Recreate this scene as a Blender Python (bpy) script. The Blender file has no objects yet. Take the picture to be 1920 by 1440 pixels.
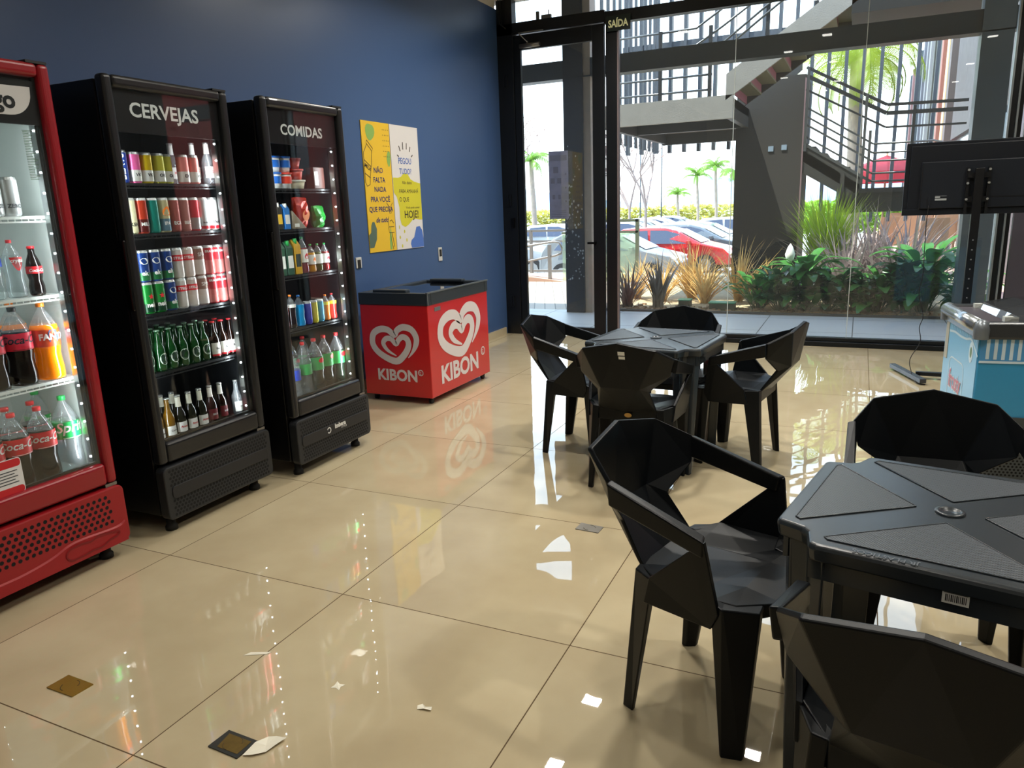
import bpy, bmesh, math, random
from mathutils import Vector, Matrix
R = random.Random(7)
PI = math.pi
SC = bpy.context.scene
COL = SC.collection
# ------------------------------------------------------------------ camera
cam_d = bpy.data.cameras.new('camera')
cam = bpy.data.objects.new('camera', cam_d); COL.objects.link(cam); SC.camera = cam
F_PX, PITCH, ROLL, YAW, CAM_H = 1385.33, -0.23419, -0.035832, -0.439188, 1.5
cam_d.sensor_width = 36.0; cam_d.lens = 36.0 * F_PX / 1920.0
cam_d.clip_start = 0.05; cam_d.clip_end = 600
_f = Vector((math.sin(YAW)*math.cos(PITCH), math.cos(YAW)*math.cos(PITCH), math.sin(PITCH)))
_r = Vector((math.cos(YAW), -math.sin(YAW), 0)); _u = _r.cross(_f)
_c, _s = math.cos(ROLL), math.sin(ROLL)
_r2 = _c*_r + _s*_u; _u2 = -_s*_r + _c*_u
M = Matrix((_r2, _u2, -_f)).transposed().to_4x4(); M.translation = Vector((0, 0, CAM_H))
cam.matrix_world = M
# ------------------------------------------------------------------ world, sun, exposure
SC.view_settings.view_transform = 'Standard'; SC.view_settings.look = 'None'
SC.view_settings.exposure = 0.68; SC.view_settings.gamma = 1.0
SC.view_settings.use_curve_mapping = False
SC.cycles.transparent_max_bounces = 24; SC.cycles.max_bounces = 10
SC.cycles.sample_clamp_indirect = 6.0
W = bpy.data.worlds.new('world'); SC.world = W; W.use_nodes = True
nt = W.node_tree; nt.nodes.clear()
wo = nt.nodes.new('ShaderNodeOutputWorld'); bg = nt.nodes.new('ShaderNodeBackground')
geo = nt.nodes.new('ShaderNodeTexCoord'); sep = nt.nodes.new('ShaderNodeSeparateXYZ')
rmp = nt.nodes.new('ShaderNodeValToRGB')
nt.links.new(geo.outputs['Generated'], sep.inputs[0]); nt.links.new(sep.outputs['Z'], rmp.inputs[0])
e = rmp.color_ramp.elements
e[0].position = 0.0; e[0].color = (0.93, 0.97, 1.0, 1)
e[1].position = 0.75; e[1].color = (0.36, 0.52, 0.80, 1)
_m = rmp.color_ramp.elements.new(0.22); _m.color = (0.72, 0.86, 1.0, 1)
bg.inputs['Strength'].default_value = 3.4
nt.links.new(rmp.outputs[0], bg.inputs[0]); nt.links.new(bg.outputs[0], wo.inputs[0])
SUN_DIR = Vector((0.34, 0.20, -1.0)).normalized()      # the way the sunlight travels
sl = bpy.data.lights.new('sun', 'SUN'); sl.energy = 9.0; sl.angle = 0.009; sl.color = (1, 0.93, 0.82)
so = bpy.data.objects.new('sun', sl); COL.objects.link(so)
so.rotation_euler = SUN_DIR.to_track_quat('-Z', 'Y').to_euler(); so.location = (3, -3, 12)

# ------------------------------------------------------------------ helpers
def lin(h):
    if isinstance(h, tuple): return tuple(h)
    v = [int(h[i:i+2], 16)/255 for i in (0, 2, 4)]
    return tuple((c/12.92 if c <= .04045 else ((c+.055)/1.055)**2.4) for c in v)
MATS = {}
def mat(name, col='808080', rough=0.5, metal=0.0, spec=0.5, emit=None, es=1.0, coat=0.0, noise=0.0, nscale=8.0, bump=0.0, bscale=60.0, sss=0.0):
    if name in MATS: return MATS[name]
    m = bpy.data.materials.new(name); m.use_nodes = True; t = m.node_tree; b = t.nodes['Principled BSDF']
    c = lin(col) + (1,)
    b.inputs['Base Color'].default_value = c; b.inputs['Roughness'].default_value = rough
    b.inputs['Metallic'].default_value = metal; b.inputs['Specular IOR Level'].default_value = spec
    b.inputs['Coat Weight'].default_value = coat; b.inputs['Coat Roughness'].default_value = 0.05
    if emit:
        b.inputs['Emission Color'].default_value = lin(emit) + (1,); b.inputs['Emission Strength'].default_value = es
    if noise or bump:
        tc = t.nodes.new('ShaderNodeTexCoord')
    if noise:
        n = t.nodes.new('ShaderNodeTexNoise'); n.inputs['Scale'].default_value = nscale; n.inputs['Detail'].default_value = 2
        t.links.new(tc.outputs['Object'], n.inputs['Vector'])
        mx = t.nodes.new('ShaderNodeMix'); mx.data_type = 'RGBA'
        mx.inputs[6].default_value = tuple(max(0, k*(1-noise)) for k in c[:3]) + (1,)
        mx.inputs[7].default_value = tuple(min(1, k*(1+noise)) for k in c[:3]) + (1,)
        t.links.new(n.outputs[0], mx.inputs[0]); t.links.new(mx.outputs[2], b.inputs['Base Color'])
    if bump:
        n2 = t.nodes.new('ShaderNodeTexNoise'); n2.inputs['Scale'].default_value = bscale
        t.links.new(tc.outputs['Object'], n2.inputs['Vector'])
        bp = t.nodes.new('ShaderNodeBump'); bp.inputs['Strength'].default_value = bump; bp.inputs['Distance'].default_value = 0.01
        t.links.new(n2.outputs[0], bp.inputs['Height']); t.links.new(bp.outputs[0], b.inputs['Normal'])
    MATS[name] = m; return m
def glassmat(name, tint=(1, 1, 1), refl=1.0, haze=0.0):
    """thin pane: clear through, mirror by Fresnel"""
    if name in MATS: return MATS[name]
    m = bpy.data.materials.new(name); m.use_nodes = True; t = m.node_tree; t.nodes.clear()
    o = t.nodes.new('ShaderNodeOutputMaterial'); tr = t.nodes.new('ShaderNodeBsdfTransparent'); gl = t.nodes.new('ShaderNodeBsdfGlossy')
    gl.inputs['Roughness'].default_value = 0.0; tr.inputs[0].default_value = tint + (1,)
    gm = t.nodes.new('ShaderNodeNewGeometry'); dt = t.nodes.new('ShaderNodeVectorMath'); dt.operation = 'DOT_PRODUCT'
    t.links.new(gm.outputs['Incoming'], dt.inputs[0]); t.links.new(gm.outputs['Normal'], dt.inputs[1])
    def mm(op, a, b_):
        q = t.nodes.new('ShaderNodeMath'); q.operation = op
        for i, v in enumerate((a, b_)):
            if v is None: continue
            if isinstance(v, (int, float)): q.inputs[i].default_value = v
            else: t.links.new(v, q.inputs[i])
        return q.outputs[0]
    sch = mm('MULTIPLY', mm('ADD', mm('MULTIPLY', mm('POWER', mm('SUBTRACT', 1.0, mm('ABSOLUTE', dt.outputs['Value'], None)), 5.0), .96), .04), refl)
    mx = t.nodes.new('ShaderNodeMixShader')
    t.links.new(sch, mx.inputs[0])
    src = tr.outputs[0]
    if haze:
        df = t.nodes.new('ShaderNodeBsdfDiffuse'); df.inputs[0].default_value = (.8, .85, .9, 1)
        m2 = t.nodes.new('ShaderNodeMixShader'); m2.inputs[0].default_value = haze
        t.links.new(tr.outputs[0], m2.inputs[1]); t.links.new(df.outputs[0], m2.inputs[2]); src = m2.outputs[0]
    t.links.new(src, mx.inputs[1]); t.links.new(gl.outputs[0], mx.inputs[2]); t.links.new(mx.outputs[0], o.inputs[0])
    MATS[name] = m; return m

def leafmat(name, h='808080', tr=.35, rough=.45):
    if name in MATS: return MATS[name]
    m = mat(name, h, rough, noise=.35, nscale=12); t = m.node_tree; bs = t.nodes['Principled BSDF']; out = [n for n in t.nodes if n.type == 'OUTPUT_MATERIAL'][0]
    tl = t.nodes.new('ShaderNodeBsdfTranslucent'); mx = t.nodes.new('ShaderNodeMixShader'); mx.inputs[0].default_value = tr
    src = bs.inputs['Base Color'].links[0].from_socket; t.links.new(src, tl.inputs[0])
    t.links.new(bs.outputs[0], mx.inputs[1]); t.links.new(tl.outputs[0], mx.inputs[2]); t.links.new(mx.outputs[0], out.inputs[0]); return m

class MB:
    def __init__(s, org=(0, 0, 0)): s.bm = bmesh.new(); s.o = Vector(org); s.smooth = False
    def V(s, p): return s.bm.verts.new(Vector(p) - s.o)
    def face(s, pts):
        try: return s.bm.faces.new([s.V(p) for p in pts])
        except ValueError: return None
    def poly(s, verts, faces):
        vs = [s.V(p) for p in verts]
        for f in faces:
            try: s.bm.faces.new([vs[i] for i in f])
            except ValueError: pass
        return s
    def box(s, x0, x1, y0, y1, z0, z1):
        v = [(x, y, z) for x in (x0, x1) for y in (y0, y1) for z in (z0, z1)]
        return s.poly(v, [(0, 1, 3, 2), (4, 6, 7, 5), (0, 4, 5, 1), (2, 3, 7, 6), (0, 2, 6, 4), (1, 5, 7, 3)])
    def rbox(s, c, sz, rz=0.0, rx=0.0, ry=0.0):
        m = Matrix.Rotation(rz, 3, 'Z') @ Matrix.Rotation(ry, 3, 'Y') @ Matrix.Rotation(rx, 3, 'X')
        v = [Vector(c) + m @ Vector((sx*sz[0]/2, sy*sz[1]/2, sz_*sz[2]/2)) for sx in (-1, 1) for sy in (-1, 1) for sz_ in (-1, 1)]
        return s.poly(v, [(0, 1, 3, 2), (4, 6, 7, 5), (0, 4, 5, 1), (2, 3, 7, 6), (0, 2, 6, 4), (1, 5, 7, 3)])
    def bar(s, a, b, w, h=None, up=(0, 0, 1)):
        """rectangular bar from a to b, w across, h along up"""
        a, b = Vector(a), Vector(b); d = (b-a).normalized(); h = h or w
        sd = d.cross(Vector(up));
        if sd.length < 1e-4: sd = d.cross(Vector((1, 0, 0)))
        sd.normalize(); u = sd.cross(d).normalized()
        v = [p + sd*i*w/2 + u*j*h/2 for p in (a, b) for i, j in ((-1, -1), (1, -1), (1, 1), (-1, 1))]
        return s.poly(v, [(3, 2, 1, 0), (4, 5, 6, 7), (0, 1, 5, 4), (1, 2, 6, 5), (2, 3, 7, 6), (3, 0, 4, 7)])
    def tube(s, pts, r, n=8, cap=True):
        pts = [Vector(p) for p in pts]; rings = []
        rr = r if isinstance(r, (list, tuple)) else [r]*len(pts)
        up = Vector((0, 0, 1)); 
        if abs((pts[1]-pts[0]).normalized().z) > .95: up = Vector((1, 0, 0))
        for i, p in enumerate(pts):
            d = ((pts[min(i+1, len(pts)-1)]-pts[max(i-1, 0)])).normalized()
            a = d.cross(up)
            if a.length < 1e-3: a = d.cross(Vector((0, 1, 0)))
            a.normalize(); b = a.cross(d)
            rings.append([s.V(p + (a*math.cos(2*PI*k/n)+b*math.sin(2*PI*k/n))*rr[i]) for k in range(n)])
        for i in range(len(pts)-1):
            for k in range(n):
                f = s.bm.faces.new([rings[i][k], rings[i][(k+1) % n], rings[i+1][(k+1) % n], rings[i+1][k]]); f.smooth = True
        if cap:
            for q in (rings[0][::-1], rings[-1]):
                try: s.bm.faces.new(q)
                except ValueError: pass
        return s
    def lathe(s, prof, c=(0, 0, 0), n=20, caps=True):
        rings = []
        for r, z in prof:
            rings.append([s.V((c[0]+r*math.cos(2*PI*k/n), c[1]+r*math.sin(2*PI*k/n), c[2]+z)) for k in range(n)])
        for i in range(len(rings)-1):
            for k in range(n):
                f = s.bm.faces.new([rings[i][k], rings[i][(k+1) % n], rings[i+1][(k+1) % n], rings[i+1][k]]); f.smooth = True
        if caps:
            for q in (rings[0][::-1], rings[-1]):
                try: s.bm.faces.new(q)
                except ValueError: pass
        return s
    def prism(s, pts, off):
        """closed polygon pts (3D) extruded by vector off"""
        o = Vector(off); n = len(pts); a = [s.V(p) for p in pts]; b = [s.V(Vector(p)+o) for p in pts]
        for q in (a[::-1], b):
            try: s.bm.faces.new(q)
            except ValueError: pass
        for i in range(n): s.bm.faces.new([a[i], a[(i+1) % n], b[(i+1) % n], b[i]])
        return s
    def build(s, name, m, parent=None, bevel=0.0, seg=2, smooth=None, wn=False):
        bmesh.ops.recalc_face_normals(s.bm, faces=s.bm.faces)
        me = bpy.data.meshes.new(name); s.bm.to_mesh(me); s.bm.free()
        o = bpy.data.objects.new(name, me); COL.objects.link(o)
        for k in (m if isinstance(m, (list, tuple)) else [m]): me.materials.append(k)
        if smooth:
            for p in me.polygons: p.use_smooth = True
        if bevel:
            b = o.modifiers.new('bevel', 'BEVEL'); b.width = bevel; b.segments = seg; b.limit_method = 'ANGLE'; b.angle_limit = 0.6
            b.use_clamp_overlap = True
            b.harden_normals = False
        if parent is not None: o.parent = parent
        else: o.location = s.o
        return o
def islands(me):
    n = len(me.vertices); par = list(range(n))
    def find(a):
        while par[a] != a: par[a] = par[par[a]]; a = par[a]
        return a
    for e_ in me.edges:
        a, b_ = find(e_.vertices[0]), find(e_.vertices[1])
        if a != b_: par[a] = b_
    g = {}
    for f in me.polygons: g.setdefault(find(f.vertices[0]), []).append(f)
    return list(g.values())
def split(o):
    """one object for each loose piece of o's mesh, each a child of the same parent"""
    me = o.data; gs = islands(me)
    if len(gs) < 2: return o
    nm, par = me.name.split('.')[0], o.parent
    for fs in gs:
        ids = sorted({v for f in fs for v in f.vertices}); mp = {v: i for i, v in enumerate(ids)}
        m2 = bpy.data.meshes.new(nm); m2.from_pydata([me.vertices[v].co for v in ids], [], [[mp[v] for v in f.vertices] for f in fs])
        for k in me.materials: m2.materials.append(k)
        for a, b_ in zip(m2.polygons, fs): a.use_smooth = b_.use_smooth
        q = o.copy(); q.data = m2; q.name = nm; COL.objects.link(q); q.parent = par
    bpy.data.objects.remove(o)
def tag(o, label, cat, group=None, kind=None):
    o['label'] = label; o['category'] = cat
    if group: o['group'] = group
    if kind: o['kind'] = kind
    return o
def thing(name, loc, label, cat, group=None, rz=0.0, scale=1.0):
    o = bpy.data.objects.new(name, None); COL.objects.link(o); o.location = loc; o.rotation_euler = (0, 0, rz)
    o.empty_display_size = 0.05; o.scale = (scale,)*3
    return tag(o, label, cat, group)
def struct(o): o['kind'] = 'structure'; return o
def dup(root, loc, rz=None, label=None, group=None, scale=None):
    r = root.copy(); COL.objects.link(r); r.location = loc
    if rz is not None: r.rotation_euler = (0, 0, rz)
    if scale: r.scale = (scale,)*3
    if label: r['label'] = label
    if group: r['group'] = group
    for ch in KIDS(root):
        c = ch.copy(); COL.objects.link(c); c.parent = r
        for g in KIDS(ch):
            d = g.copy(); COL.objects.link(d); d.parent = c
    return r
def KIDS(o): return [k for k in bpy.data.objects if k.parent is o]
_txt = {}
def text_geo(s, size, bold=0.0, shear=0.0, spacing=1.0, align='CENTER'):
    """flat lettering as (verts, faces) in x,y; origin at the middle of the line's base"""
    key = (s, size, bold, shear, spacing, align)
    if key in _txt: return _txt[key]
    cu = bpy.data.curves.new('t', 'FONT'); cu.body = s; cu.size = size; cu.offset = bold*size; cu.shear = shear
    cu.space_character = spacing; cu.align_x = align; cu.resolution_u = 3
    ob = bpy.data.objects.new('t', cu); me = bpy.data.meshes.new_from_object(ob)
    v = [tuple(p.co) for p in me.vertices]; f = [tuple(p.vertices) for p in me.polygons]
    bpy.data.objects.remove(ob); bpy.data.meshes.remove(me); bpy.data.curves.remove(cu)
    _txt[key] = (v, f); return v, f
def lettering(s, size, at, xdir, udir, m, parent=None, name='lettering', bold=0.02, shear=0.0, spacing=1.0, width=None, rise=0.0015, org=(0, 0, 0), cyl=None, align='CENTER', thick=0.0):
    """letters standing on a plane (at, xdir, udir) or wrapped round an upright cylinder (cyl=(radius, angle))"""
    v, f = text_geo(s, size, bold, shear, spacing, align)
    if width:
        xs = [p[0] for p in v]; k = width/(max(xs)-min(xs))
    else: k = 1.0
    b = MB(org); at = Vector(at)
    if cyl is None:
        X, U = Vector(xdir).normalized(), Vector(udir).normalized(); N = X.cross(U)
        pts = [at + X*p[0]*k + U*p[1] + N*rise for p in v]
    else:
        r, a0 = cyl; pts = []
        for p in v:
            a = a0 + p[0]*k/r
            pts.append(at + Vector((math.cos(a)*(r+rise), math.sin(a)*(r+rise), p[1])))
    b.poly(pts, f)
    return b.build(name, m, parent)
def flat(pts2, at, xdir, udir, rise=0.001, mb=None, org=(0, 0, 0)):
    X, U = Vector(xdir).normalized(), Vector(udir).normalized(); N = X.cross(U); at = Vector(at)
    b = mb or MB(org); b.face([at + X*p[0] + U*p[1] + N*rise for p in pts2]); return b
def blob(cx, cy, rx, ry, n=20, wob=0.0, seed=0, rot=0.0):
    rr = random.Random(seed); ph = [rr.uniform(0, 6.28) for _ in range(3)]
    out = []
    for k in range(n):
        a = 2*PI*k/n; q = 1 + wob*(math.sin(2*a+ph[0]) + .6*math.sin(3*a+ph[1]))
        x, y = rx*q*math.cos(a), ry*q*math.sin(a)
        out.append((cx + x*math.cos(rot)-y*math.sin(rot), cy + x*math.sin(rot)+y*math.cos(rot)))
    return out
def rrect(x0, x1, y0, y1, r, n=5):
    out = []
    for cx, cy, a0 in ((x1-r, y1-r, 0), (x0+r, y1-r, PI/2), (x0+r, y0+r, PI), (x1-r, y0+r, 1.5*PI)):
        for k in range(n+1):
            a = a0 + PI/2*k/n; out.append((cx+r*math.cos(a), cy+r*math.sin(a)))
    return out

# ------------------------------------------------------------------ the room
XL, YW, ZC, XR, YB = -3.85, 8.18, 3.655, 3.4, -4.5
BLACKM = mat('black_frame_metal', '15181c', 0.35, 0.3)
def floor_mat():
    m = bpy.data.materials.new('polished_tile'); m.use_nodes = True; t = m.node_tree; b = t.nodes['Principled BSDF']; L = t.links
    tc = t.nodes.new('ShaderNodeTexCoord'); sp = t.nodes.new('ShaderNodeSeparateXYZ'); L.new(tc.outputs['Object'], sp.inputs[0])
    def math_(op, a, bb=None):
        n = t.nodes.new('ShaderNodeMath'); n.operation = op
        if isinstance(a, (int, float)): n.inputs[0].default_value = a
        else: L.new(a, n.inputs[0])
        if bb is not None:
            if isinstance(bb, (int, float)): n.inputs[1].default_value = bb
            else: L.new(bb, n.inputs[1])
        return n.outputs[0]
    S = 0.979
    def line(out, off):
        u = math_('DIVIDE', math_('SUBTRACT', out, off), S); fr = math_('FRACT', math_('ADD', u, 100.0))
        d = math_('MULTIPLY', math_('MINIMUM', fr, math_('SUBTRACT', 1.0, fr)), S)
        return d, math_('FLOOR', math_('ADD', u, 100.0))
    dx, ix = line(sp.outputs['X'], -1.806); dy, iy = line(sp.outputs['Y'], 2.160)
    d = math_('MINIMUM', dx, dy); g = math_('LESS_THAN', d, 0.0021)
    n1 = t.nodes.new('ShaderNodeTexNoise'); n1.inputs['Scale'].default_value = 2.3; n1.inputs['Detail'].default_value = 6
    cb = t.nodes.new('ShaderNodeCombineXYZ'); L.new(ix, cb.inputs[0]); L.new(iy, cb.inputs[1])
    va = t.nodes.new('ShaderNodeVectorMath'); va.operation = 'MULTIPLY_ADD'; L.new(cb.outputs[0], va.inputs[0]); va.inputs[1].default_value = (3.7, 5.1, 0)
    L.new(tc.outputs['Object'], va.inputs[2]); L.new(va.outputs[0], n1.inputs['Vector'])
    r = t.nodes.new('ShaderNodeValToRGB'); L.new(n1.outputs[0], r.inputs[0])
    r.color_ramp.elements[0].position = .3; r.color_ramp.elements[0].color = lin('b4a484') + (1,)
    r.color_ramp.elements[1].position = .7; r.color_ramp.elements[1].color = lin('c3b595') + (1,)
    mx = t.nodes.new('ShaderNodeMix'); mx.data_type = 'RGBA'; L.new(g, mx.inputs[0]); L.new(r.outputs[0], mx.inputs[6])
    mx.inputs[7].default_value = lin('5c4d3a') + (1,); L.new(mx.outputs[2], b.inputs['Base Color'])
    ro = math_('ADD', math_('MULTIPLY', g, 0.9), 0.012); L.new(ro, b.inputs['Roughness'])
    L.new(math_('MULTIPLY', math_('SUBTRACT', 1.0, g), .85), b.inputs['Specular IOR Level'])
    n2 = t.nodes.new('ShaderNodeTexNoise'); n2.inputs['Scale'].default_value = 4.0; n2.inputs['Detail'].default_value = 1.5; L.new(va.outputs[0], n2.inputs['Vector'])
    bp = t.nodes.new('ShaderNodeBump'); bp.inputs['Strength'].default_value = 0.045; bp.inputs['Distance'].default_value = 0.02
    L.new(n2.outputs[0], bp.inputs['Height']); L.new(bp.outputs[0], b.inputs['Normal'])
    return m
b = MB(); b.box(XL-.15, XR+.15, YB-.15, YW+.1, -.12, 0); struct(b.build('floor', floor_mat()))
WALLB = mat('blue_wall_paint', '405a84', 0.32, bump=0.05, bscale=220)
b = MB(); b.box(XL-.15, XL, YB-.15, YW+.1, 0, ZC); struct(b.build('wall_left', WALLB))
CREAM = mat('cream_paint', 'd8d2c2', 0.7)
b = MB(); b.box(XL-.15, XR+.15, YB-.15, YW+.12, 3.74, 3.95); struct(b.build('ceiling', mat('ceiling_paint', 'dcd6c6', 0.8)))
b = MB(); b.box(XL-.15, XL+.002, YB-.15, YW-.1, ZC, 3.74); struct(b.build('trim_1', CREAM))
b = MB(); b.box(XL-.15, XR+.15, YB-.15, YB, 0, ZC+.09); struct(b.build('wall_back', CREAM))
b = MB(); b.box(XR, XR+.15, YB-.15, YW+.1, 0, 3.74); struct(b.build('wall_right', mat('grey_wall_paint', '6a6865', .6)))
b = MB(); b.box(XL, XL+.02, YB, YW-.12, 0, .085); struct(b.build('baseboard_left', mat('tile_baseboard', 'bfb091', .12, bump=.02)))
# window wall: header, threshold, mullions, door
b = MB()
b.box(-2.6, 1.3, YW-.05, YW+.06, 3.355, 3.47)              # header over the glass
b.box(XL, -2.59, YW-.06, YW+.06, 3.37, 3.49)               # header over the door
b.box(-2.578, -2.455, YW-.06, YW+.06, 0, 3.36)             # post beside the door
b.box(XL, -3.66, YW-.06, YW+.06, 0, 3.74)                  # jamb on the blue wall
b.box(-2.5, 1.3, YW-.05, YW+.06, 3.70, 3.74)
b.box(1.135, 1.235, YW-.05, YW+.06, 0, 3.74)
struct(b.build('window_1', BLACKM, bevel=.003))
b = MB(); b.box(-2.455, 1.135, YW-.07, YW+.05, 0, .05); b.box(-2.455, 1.135, YW-.04, YW+.03, .05, .09)
struct(b.build('trim_2', BLACKM, bevel=.004))
GL = glassmat('shopfront_glass', (.90, .935, .935), 1.0, 0.018)
xs = [-2.455, -1.243, -.056, 1.135]
for i in range(3):
    b = MB(); b.box(xs[i]+.0025, xs[i+1]-.0025, YW, YW+.01, .09, 3.355)
    struct(b.build('window_2' if i == 0 else 'window_%d' % (i+7), GL))
b = MB(); b.box(-3.66, -2.3, YW, YW+.01, 3.47, 3.72); b.box(-2.298, 1.135, YW, YW+.01, 3.47, 3.72); struct(b.build('window_10', GL))
SEAL = mat('clear_silicone_seam', 'c9d2d0', .2, spec=.6)
b = MB()
for x in xs[1:3]: b.box(x-.003, x+.003, YW-.002, YW+.012, .09, 3.355)
struct(b.build('trim_3', SEAL))
# metal channel beside the glass post
b = MB(); b.box(-2.452, -2.435, YW-.06, YW-.005, .09, 3.355); struct(b.build('trim_4', mat('pink_grey_profile', '8d7f80', .4, .5)))
# right of the glass: light profile, then a dark panel
b = MB(); b.box(1.125, 1.14, YW-.06, YW+.02, .0, 3.7); b.box(1.185, 1.2, YW-.075, YW, .0, 3.7); struct(b.build('trim_5', mat('light_profile', '9aa3a8', .35, .7)))
b = MB(); b.box(1.26, 2.3, YW-.045, YW+.02, 0, 3.74); struct(b.build('door_2', mat('purple_grey_panel', '4d4a55', .35)))
b = MB(); b.box(2.36, XR, YW, YW+.01, 0.0, 3.7); struct(b.build('window_11', GL))
b = MB(); b.box(2.3, 2.36, YW-.05, YW+.05, 0, 3.74); struct(b.build('trim_6', BLACKM))
# door leaf
d = MB()
d.box(-3.655, -3.575, YW-.045, YW+.005, .012, 3.36); d.box(-2.735, -2.60, YW-.045, YW+.005, .012, 3.36)
d.box(-3.575, -2.735, YW-.045, YW+.005, 3.205, 3.36); d.box(-3.575, -2.735, YW-.045, YW+.005, .012, .10)
door = struct(d.build('door_1', BLACKM, bevel=.003))
b = MB(); b.box(-3.575, -2.735, YW-.024, YW-.016, .10, 3.205); b.build('door_pane', GL, door)
b = MB(); b.box(-2.80, -2.70, YW-.075, YW-.055, 1.065, 1.09); b.box(-2.72, -2.70, YW-.06, YW-.045, 1.06, 1.095); b.build('door_handle', mat('dark_handle', '101010', .3, .6), door)
b = MB()
for z in (.33, 1.52, 2.83):
    b.box(-3.79, -3.76, YW-.085, YW-.058, z, z+.13); b.box(-3.755, -3.735, YW-.08, YW-.058, z, z+.13)
split(b.build('hinge', BLACKM, door))
b = MB(); b.box(-3.74, -3.70, YW-.085, YW-.06, 1.27, 1.38); b.build('latch', mat('dark_handle'), door)
STEEL = mat('grey_steel', '8c8a88', .3, .8)
cl = thing('door_closer', (-3.35, YW-.06, 3.25), 'grey hydraulic door closer on top rail of the black door', 'door closer')
b = MB(cl.location); b.tube([(-3.56, YW-.085, 3.235), (-3.32, YW-.085, 3.235)], .024, 12); b.build('cylinder_body', STEEL, cl)
b = MB(cl.location); b.bar((-3.47, YW-.09, 3.27), (-3.55, YW-.14, 3.36), .018, .008); b.bar((-3.55, YW-.14, 3.36), (-3.28, YW-.075, 3.375), .014, .008); b.tube([(-3.47, YW-.085, 3.24), (-3.47, YW-.085, 3.28)], .012, 8)
b.build('arm', STEEL, cl)
# exit sign
sg = thing('exit_sign', (-2.43, YW-.085, 3.26), 'dark green exit sign with pale letters beside the door head', 'sign')
b = MB(sg.location); b.box(-2.565, -2.30, YW-.085, YW-.08, 3.262, 3.412); b.build('sign_plate', mat('sign_green', '10201a', .35), sg)
lettering('SAÍDA', .098, (-2.433, YW-.085, 3.30), (1, 0, 0), (0, 0, 1), mat('sign_cream', 'e8e6b0', .5, emit='e8e6b0', es=.12), sg, bold=.03, width=.215, org=sg.location)
# wires in the corner over the door
b = MB((-3.8, YW-.1, 3.5)); b.tube([(-3.8, YW-.1, 3.74), (-3.8, YW-.1, 3.56), (-3.79, YW-.1, 3.49), (-3.73, YW-.09, 3.44)], .006, 6); b.tube([(-3.775, YW-.1, 3.74), (-3.775, YW-.1, 3.53), (-3.76, YW-.1, 3.47), (-3.72, YW-.09, 3.43)], .005, 6)
tag(b.build('corner_cable', mat('black_rubber', '0c0c0c', .5)), 'black cables hanging down the corner above the black door frame', 'cable')
b = MB((-3.3, YW, 3.49)); b.lathe([(.02, 0), (.02, .085)], (-3.36, YW-.03, 3.49), 12); b.box(-3.31, -3.2, YW-.05, YW-.01, 3.49, 3.53); b.lathe([(.006, 0), (.006, .09)], (-3.23, YW-.03, 3.49), 6)
tag(b.build('door_sensor', mat('sensor_grey', '5b5a56', .5)), 'small grey sensor parts standing on the black beam over the door', 'sensor')
# square downlights in the ceiling; all but the first two added as fill
LM = mat('lamp_diffuser', 'ffffff', .5, emit='fffaf0', es=9)
lamps = [(-2.30, 6.63, .12), (-2.33, 5.58, .12), (-.6, 6.4, .12), (-.6, 4.2, .12), (-1.2, 3.2, .12), (-.6, 1.8, .12), (-1.5, .5, .12), (1.6, 5.2, .12), (1.6, 2.6, .12), (1.6, 0, .12), (-.6, -.6, .12), (-.9, -1.9, .12), (1.6, -2.4, .12), (-.6, -3, .12)]
where = ['over the end of the red chest freezer', 'over the front of the red chest freezer', 'added for fill near the glass wall middle', 'added for fill over the far black table', 'added for fill between the beer cooler and the far table', 'added for fill over the near black table', 'added for fill left of the camera', 'added for fill over the television stand', 'added for fill over the blue chest freezer', 'added for fill right of the camera', 'added for fill just behind the camera', 'added for fill well behind the camera on the left', 'added for fill at the right rear', 'added for fill at the middle of the rear wall']
for (x, y, s), w in zip(lamps, where):
    t = thing('ceiling_lamp', (x, y, 3.74), 'small square ceiling downlight ' + w, 'lamp', 'square ceiling downlights')
    b = MB(t.location); b.box(x-s/2-.02, x+s/2+.02, y-s/2-.02, y+s/2+.02, 3.722, 3.74); b.build('housing', mat('lamp_white', 'e6e6e6', .5), t)
    b = MB(t.location); b.box(x-s/2, x+s/2, y-s/2, y+s/2, 3.715, 3.722); b.build('diffuser', LM, t)
    ld = bpy.data.lights.new('downlight', 'AREA'); ld.shape = 'SQUARE'; ld.size = .15; ld.energy = 20 if y > 2.5 else (8 if y > 1.5 else 3.4); ld.spread = 2.65; ld.color = (1, .96, .88)
    lo = bpy.data.objects.new('downlight', ld); COL.objects.link(lo); lo.parent = t; lo.location = (0, 0, -.03)
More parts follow.
